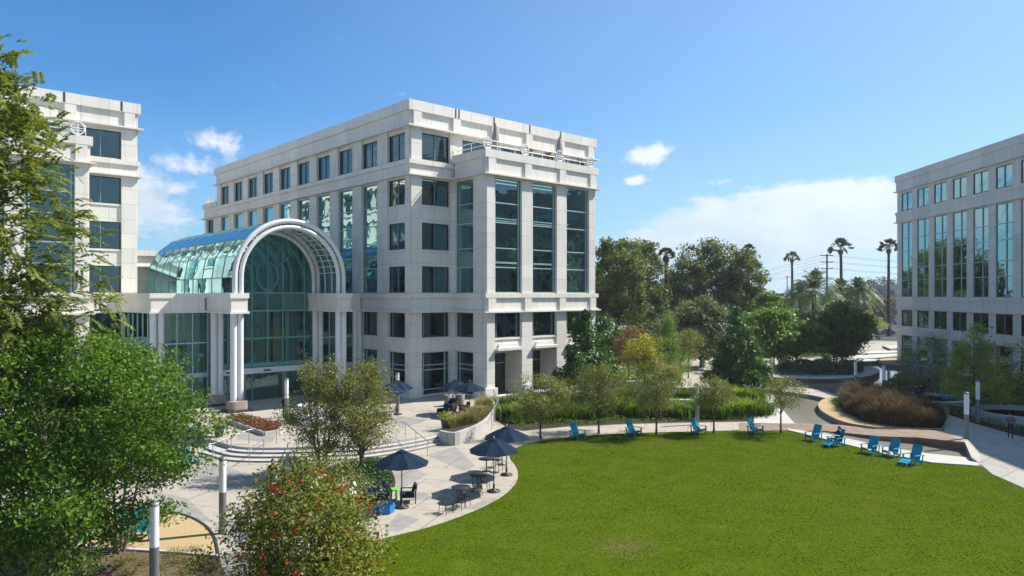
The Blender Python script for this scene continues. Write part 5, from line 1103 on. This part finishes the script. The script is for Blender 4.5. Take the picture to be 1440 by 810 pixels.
# ---------------------------------------------------------------- people
SKIN = plain('skin', (.42,.26,.18), .5); HAIR = plain('dark_hair', (.02,.015,.012), .6)
def person(p, rz, lab, J, top, bottom, shoes=(.02,.02,.02), hair=HAIR, skin=SKIN, longhair=False, sleeves=.55, item=None):
    """J: joint positions; one skinned surface for the body, colours by region"""
    r = empty('person', p, rz, lab, 'person')
    names = ['pelvis','waist','chest','neck','head','crown','shl','ell','wrl','hnl','shr','elr','wrr','hnr','hpl','knl','anl','tol','hpr','knr','anr','tor']
    E = [('pelvis','waist'),('waist','chest'),('chest','neck'),('neck','head'),('head','crown'),('chest','shl'),('shl','ell'),('ell','wrl'),('wrl','hnl'),('chest','shr'),('shr','elr'),('elr','wrr'),('wrr','hnr'),('pelvis','hpl'),('hpl','knl'),('knl','anl'),('anl','tol'),('pelvis','hpr'),('hpr','knr'),('knr','anr'),('anr','tor')]
    R = dict(pelvis=(.15,.12),waist=(.14,.11),chest=(.165,.12),neck=(.055,.055),head=(.085,.1),crown=(.075,.085)); 
    for s in 'lr': R.update({'sh'+s:(.065,.065),'el'+s:(.045,.045),'wr'+s:(.03,.03),'hn'+s:(.04,.024),'hp'+s:(.095,.095),'kn'+s:(.062,.062),'an'+s:(.042,.042),'to'+s:(.04,.032)})
    V = [Vector(J[n]) for n in names]; ed = [(names.index(a), names.index(b)) for a, b in E]; rad = [R[n] for n in names]
    for s in 'lr':                                        # five fingers, each a short bent chain rooted in the palm
        h = Vector(J['hn'+s]); wv = Vector(J['wr'+s]); d = (h-wv).normalized(); ac = d.cross(Vector((0,1,0)) if abs(d.y) < .8 else Vector((1,0,0))).normalized(); nn = d.cross(ac)
        for k in range(4):
            o = ac*(-.027+.018*k); l = (.062,.075,.07,.055)[k]; b0 = len(V); V += [h+o+d*.03, h+o+d*(.03+l*.55)+nn*.008, h+o+d*(.03+l)+nn*.028]; rad += [(.009,.009)]*3; ed += [(names.index('hn'+s), b0),(b0,b0+1),(b0+1,b0+2)]
        b0 = len(V); V += [h-ac*.042-d*.01, h-ac*.06+d*.03+nn*.01]; rad += [(.011,.011),(.009,.009)]; ed += [(names.index('hn'+s), b0),(b0,b0+1)]
    me = bpy.data.meshes.new('body'); me.from_pydata([tuple(v) for v in V], ed, []); o = bpy.data.objects.new('body_tmp', me); COL.objects.link(o)
    sk = o.modifiers.new('skin', 'SKIN'); sk.use_smooth_shade = True; o.modifiers.new('sub', 'SUBSURF').levels = 1
    lay = me.skin_vertices[0].data if len(me.skin_vertices) else None
    if lay is None: me.attributes  # layer is made with the modifier
    for i, q in enumerate(rad): lay[i].radius = q; lay[i].use_root = (i == 0)
    bpy.context.view_layer.update(); dg = bpy.context.evaluated_depsgraph_get(); bme = bpy.data.meshes.new_from_object(o.evaluated_get(dg)); bme.name = 'body'; bpy.data.objects.remove(o)
    bme.materials.clear()
    for m_ in (skin, top, bottom, plain('shoe', shoes, .6)): bme.materials.append(m_)
    segs = [(a, b) for a, b in E]
    def region(c):
        best = (9, None)
        for a, b in segs:
            A, B = Vector(J[a]), Vector(J[b]); t = max(0, min(1, (c-A).dot(B-A)/max((B-A).length_squared, 1e-9))); dd = (c-A.lerp(B,t)).length - max(R[a])*.5
            if dd < best[0]: best = (dd, (a, b, t))
        a, b, t = best[1]
        if a in ('neck','head') : return 0
        if a == 'chest' and b == 'neck': return 1 if t < .75 else 0
        if a[:2] == 'sh': return 1 if t < 1 else 0
        if a[:2] == 'el': return 1 if sleeves > .6 else 0
        if a[:2] == 'wr': return 0
        if a[:2] == 'an': return 3
        if a == 'pelvis' and b == 'waist': return 2 if t < .45 else 1
        if a == 'pelvis' or a[:2] in ('hp','kn'): return 2
        return 1
    bme.polygons.foreach_set('material_index', [region(Vector(f.center)) for f in bme.polygons]); bme.polygons.foreach_set('use_smooth', [True]*len(bme.polygons)); link('body', bme, r)
    hd = Vector(J['head']); cr = Vector(J['crown']); up = (cr-hd).normalized(); f = Vector(J.get('face', (0,-1,0))).normalized(); c = hd + up*.05
    m = MB(); n = 14; rows = []
    for i in range(8):
        ph = PI*.62*i/7; ring = [c + up*(.125*math.cos(ph)) + (f*math.cos(2*PI*k/n)*.1*(.86 if math.cos(2*PI*k/n) > .3 and i > 3 else 1.06) + up.cross(f)*math.sin(2*PI*k/n)*.098)*math.sin(ph) - f*.016 for k in range(n)]; rows += ring
    m.add(rows, [(i*n+k,i*n+(k+1)%n,(i+1)*n+(k+1)%n,(i+1)*n+k) for i in range(7) for k in range(n) if not (i > 3 and (k < 3 or k > n-4))], 0, True); 
    if longhair: m.tube([c-f*.08, c-f*.13-up*.16, c-f*.13-up*.34], [.07,.075,.03], 8)
    m.build('hair', hair, r)
    fc = MB(); sx = up.cross(f); fc.add([hd+f*.105+sx*.018-up*.0, hd+f*.105-sx*.018, hd+f*.135-up*.012, hd+f*.1+up*.05], [(0,1,2),(0,2,3),(1,3,2)]); fc.build('nose', skin, r)
    for s in (-1,1): e = MB(); q = hd+f*.093+sx*s*.035+up*.04; e.lathe([(0,-.012),(.012,0),(0,.012)], 8, tuple(q)); e.build('eye', HAIR, r); e = MB(); q = hd+sx*s*.093+up*.02; e.lathe([(0,-.03),(.018,0),(0,.03)], 8, tuple(q)); e.build('ear', skin, r)
    e = MB(); e.bar(hd+f*.098-up*.035-sx*.025, hd+f*.098-up*.035+sx*.025, .01, .01); e.build('mouth', plain('lips', (.3,.12,.1), .5), r)
    return r
def standing(step=.0, lean=0.0, arms=.1, bent=0.0):
    s = step; J = dict(pelvis=(0,0,.95),waist=(0,-lean*.3,1.1),chest=(0,-lean,1.34),neck=(0,-lean*1.3,1.5),head=(0,-lean*1.6-.01,1.6),crown=(0,-lean*1.7-.01,1.69), hpl=(.09,0,.9),knl=(.1,-s*.55,.5),anl=(.1,-s*.45 if s < .1 else -s*.8,.08),tol=(.11,-s*.8-.16,.03),hpr=(-.09,0,.9),knr=(-.1,s*.2,.5),anr=(-.1,s,.1),tor=(-.11,s-.14,.03))
    for sgn, k in ((1,'l'),(-1,'r')):
        a = arms*sgn; J.update({'sh'+k:(sgn*.19,-lean,1.4),'el'+k:(sgn*.25,-lean+a*.5+.02,1.13),'wr'+k:(sgn*.24,-lean+a*.8-.06-bent*.2,.9+bent*.22),'hn'+k:(sgn*.235,-lean+a*.9-.09-bent*.26,.83+bent*.3)})
    J['face'] = (0,-1,-.05); return J
def sitting(back=.25, feet=.45, seat=.35, footz=.03):
    J = dict(pelvis=(0,.05,seat+.1),waist=(0,.05+back*.4,seat+.26),chest=(0,.05+back,seat+.5),neck=(0,.05+back*1.25,seat+.66),head=(0,.02+back*1.2,seat+.76),crown=(0,.0+back*1.2,seat+.85))
    for sgn, k in ((1,'l'),(-1,'r')): J.update({'hp'+k:(sgn*.1,0,seat+.09),'kn'+k:(sgn*.11,-.42,seat+.17),'an'+k:(sgn*.1,-.42-feet,footz+.1),'to'+k:(sgn*.1,-.52-feet,footz+.16),'sh'+k:(sgn*.19,.05+back,seat+.56),'el'+k:(sgn*.24,-.08+back*.5,seat+.34),'wr'+k:(sgn*.12,-.28,seat+.38),'hn'+k:(sgn*.08,-.34,seat+.41)})
    J['face'] = (0,-1,-.35); return J
C_ = lambda n, c: plain(n, c, .85, .15)
person(G(1421,617,.42), 2.6, 'person in a brown shirt and dark jeans walking on the grey path', standing(.16, .03, .14), C_('brown_shirt',(.16,.10,.075)), C_('dark_jeans',(.02,.03,.06)))
person(G(383,694,.012), .5, 'person in dark clothes walking below the curved steps, half hidden by the berry tree', standing(.2, .04, .18), C_('dark_jacket',(.022,.022,.028)), C_('black_trousers',(.015,.015,.018)), sleeves=1)
person(G(400,587,BASE), 2.9, 'person in black standing by the lamp post near the entrance doors', standing(.06, .02, .05, .5), C_('black_top',(.014,.014,.016)), C_('black_trousers_two',(.014,.014,.016)), sleeves=1)
pr = pb; person(pb, -1.1, 'person reading in a turquoise adirondack chair with legs on the footrest', sitting(.22, .5, .36, .3), C_('navy_sweater',(.02,.035,.09)), C_('blue_jeans',(.03,.06,.14)), longhair=True, skin=plain('pale_skin',(.55,.36,.27),.5))
person(G(1073,543,.4), 1.2, 'person with bare shoulders and orange top walking on the footbridge', standing(.14, .02, .12), C_('orange_top',(.5,.17,.09)), C_('dark_shorts',(.03,.03,.04)), sleeves=.2)
for i, (x, y, rz, lab) in enumerate(((1289,561,.2,'person in dark clothes sitting on the round seat wall, left of two'), (1296,561,-.3,'person in dark clothes sitting on the round seat wall, right of two'))):
    person(G(x,y,.2), rz, lab, sitting(.05, .05, .5), C_('black_coat_%s' % 'ab'[i],(.014,.014,.016)), C_('charcoal_trousers_%s' % 'ab'[i],(.02,.02,.024)), sleeves=1)

# ---------------------------------------------------------------- air: one box of thin haze round everything
hz = MB(); hz.box(-2600, 2600, -900, 2600, -1.0, 60); ho = hz.build('haze', M['stone']); tag(ho, 'thin haze in the air that pales the far trees', 'haze', kind='stuff'); ho.data.materials.clear()
t = NT('thin_haze'); v = t.n('ShaderNodeVolumePrincipled', {'Color': (.85, .92, 1.0, 1), 'Density': .00022, 'Anisotropy': .3}); t.t.links.new(v.outputs[0], t.out.inputs[1]); ho.data.materials.append(t.m)
# ---------------------------------------------------------------- sun, sky, camera
EL = math.radians(46); AZ = math.atan2(.945, .325)      # the sun stands to the right and a little beyond the buildings
sd = Vector((math.sin(AZ)*math.cos(EL), math.cos(AZ)*math.cos(EL), math.sin(EL)))
sun = bpy.data.lights.new('sun', 'SUN'); sun.energy = 4.9; sun.angle = math.radians(.53); sun.color = (1, .95, .87)
so = bpy.data.objects.new('sun', sun); COL.objects.link(so); so.rotation_euler = sd.to_track_quat('Z', 'Y').to_euler(); so.location = (60, 40, 90)
W = bpy.data.worlds.new('World'); sc.world = W; W.use_nodes = True; nt = W.node_tree; nt.nodes.clear()
class WN(NT):
    def __init__(s): s.t = nt
t = WN()
sky = t.n('ShaderNodeTexSky', sky_type='NISHITA', sun_disc=False, sun_elevation=EL, sun_rotation=AZ, altitude=30, air_density=1.0, dust_density=.7, ozone_density=2.2)
dv = t.n('ShaderNodeTexCoord').outputs['Generated']
sep = t.n('ShaderNodeSeparateXYZ', {0: dv}).outputs
azd = t.math('MULTIPLY', t.math('ARCTAN2', sep[0], sep[1]), 180/PI); eld = t.math('MULTIPLY', t.math('ARCSINE', sep[2]), 180/PI)
def blob(a0, e0, wa, we, amp):
    x = t.math('DIVIDE', t.math('SUBTRACT', azd, a0), wa); y = t.math('DIVIDE', t.math('SUBTRACT', eld, e0), we)
    return t.math('MULTIPLY', t.math('EXPONENT', t.math('MULTIPLY', t.math('ADD', t.math('MULTIPLY', x, x), t.math('MULTIPLY', y, y)), -1.0)), amp)
tot = None
for b in ((-27, 6.2, 4.5, 3.2, .95), (-31, 9.5, 4, 1.8, .5), (21.5, 6.6, 9, 2.0, 1.1), (27, 5.2, 8, 2.5, .9), (14, 4.0, 8, 2.0, .85), (19, 2, 14, 2.0, .6), (-10, 15.2, 2.5, .8, .35), (60, 9, 22, 5, .7), (110, 12, 30, 7, .7), (-80, 11, 30, 6, .6), (170, 14, 30, 8, .6), (-140, 10, 30, 6, .6)):
    v = blob(*b); tot = v if tot is None else t.math('ADD', tot, v)
mp = t.n('ShaderNodeMapping', {'Vector': dv, 'Scale': (1, 1, 2.0)}).outputs[0]
nz = t.n('ShaderNodeTexNoise', {'Vector': mp, 'Scale': 11.0, 'Detail': 8.0, 'Roughness': .62, 'Distortion': .3}).outputs[0]
nz2 = t.n('ShaderNodeTexNoise', {'Vector': mp, 'Scale': 4.0, 'Detail': 6.0, 'Roughness': .6}).outputs[0]
dens = t.math('ADD', tot, t.math('MULTIPLY', t.math('SUBTRACT', t.math('ADD', t.math('MULTIPLY', nz, .6), t.math('MULTIPLY', t.n('ShaderNodeTexNoise', {'Vector': mp, 'Scale': 26.0, 'Detail': 6.0, 'Roughness': .6}).outputs[0], .4)), .5), 2.6))
mask = t.n('ShaderNodeMapRange', {'Value': dens, 'From Min': .5, 'From Max': .95, 'To Min': 0.0, 'To Max': .7}, interpolation_type='SMOOTHSTEP').outputs[0]
puff = None                                               # small rounded cumulus
for b in ((10.7, 10.9, 2.0, .95, 1.25), (11.6, 11.2, 1.1, .75, .6), (9.6, 8.9, 1.3, .5, .9), (-22.6, 11.2, 2.4, 1.1, 1.1), (-24.5, 9.6, 2.6, 1.1, .9), (-27.5, 7.0, 3.2, 2.2, 1.0), (16.5, 8.6, 1.3, .4, .7)):
    v = blob(*b); puff = v if puff is None else t.math('MAXIMUM', puff, v)
nz3 = t.n('ShaderNodeTexNoise', {'Vector': dv, 'Scale': 34.0, 'Detail': 7.0, 'Roughness': .6, 'Distortion': .2}).outputs[0]
pd = t.math('ADD', puff, t.math('ADD', t.math('MULTIPLY', t.math('SUBTRACT', nz3, .5), 1.7), t.math('MULTIPLY', t.math('SUBTRACT', nz, .5), .8)))
mask = t.math('MAXIMUM', mask, t.n('ShaderNodeMapRange', {'Value': pd, 'From Min': .36, 'From Max': 1.0, 'To Min': 0.0, 'To Max': .8}, interpolation_type='SMOOTHSTEP').outputs[0])
shade = t.n('ShaderNodeMapRange', {'Value': t.math('ADD', t.math('ADD', t.math('MULTIPLY', nz2, 1.3), t.math('MULTIPLY', nz, .9)), t.math('MULTIPLY', t.math('SUBTRACT', eld, 6.0), .07)), 'From Min': .75, 'From Max': 1.4}).outputs[0]
ccol = t.mix(shade, (3.0, 3.45, 3.95), (5.1, 5.2, 5.3))
veil = t.math('MULTIPLY', t.n('ShaderNodeMapRange', {'Value': eld, 'From Min': 0.0, 'From Max': 14.0, 'To Min': 1.0, 'To Max': 0.0}).outputs[0], .34)
skyc = t.mix(1.0, sky.outputs[0], (.27, .56, .80), 'MULTIPLY')
c = t.mix(veil, skyc, (3.6, 4.5, 5.4))
glow = t.n('ShaderNodeMapRange', {'Value': azd, 'From Min': -25.0, 'From Max': 60.0, 'To Min': 0.0, 'To Max': .5}).outputs[0]   # the sky pales towards the sun
c = t.mix(glow, c, (3.2, 4.25, 5.3))
c = t.mix(mask, c, ccol)
bg = t.n('ShaderNodeBackground', {'Color': c, 'Strength': .12})
wo = t.n('ShaderNodeOutputWorld'); nt.links.new(bg.outputs[0], wo.inputs[0])
cam = bpy.data.cameras.new('camera'); co = bpy.data.objects.new('camera', cam); COL.objects.link(co)
co.location = (0, 0, CAMZ); co.rotation_euler = (PI/2, 0, 0); cam.sensor_width = 36; cam.lens = FOC/1440*36; cam.shift_y = (HY-405)/1440
cam.clip_end = 6000; cam.clip_start = .1; sc.camera = co
sc.view_settings.view_transform = 'Standard'; sc.view_settings.look = 'None'; sc.view_settings.exposure = 0.8; sc.view_settings.gamma = 1
sc.cycles.max_bounces = 8; sc.cycles.transparent_max_bounces = 12; sc.cycles.transmission_bounces = 6; sc.cycles.use_denoising = True
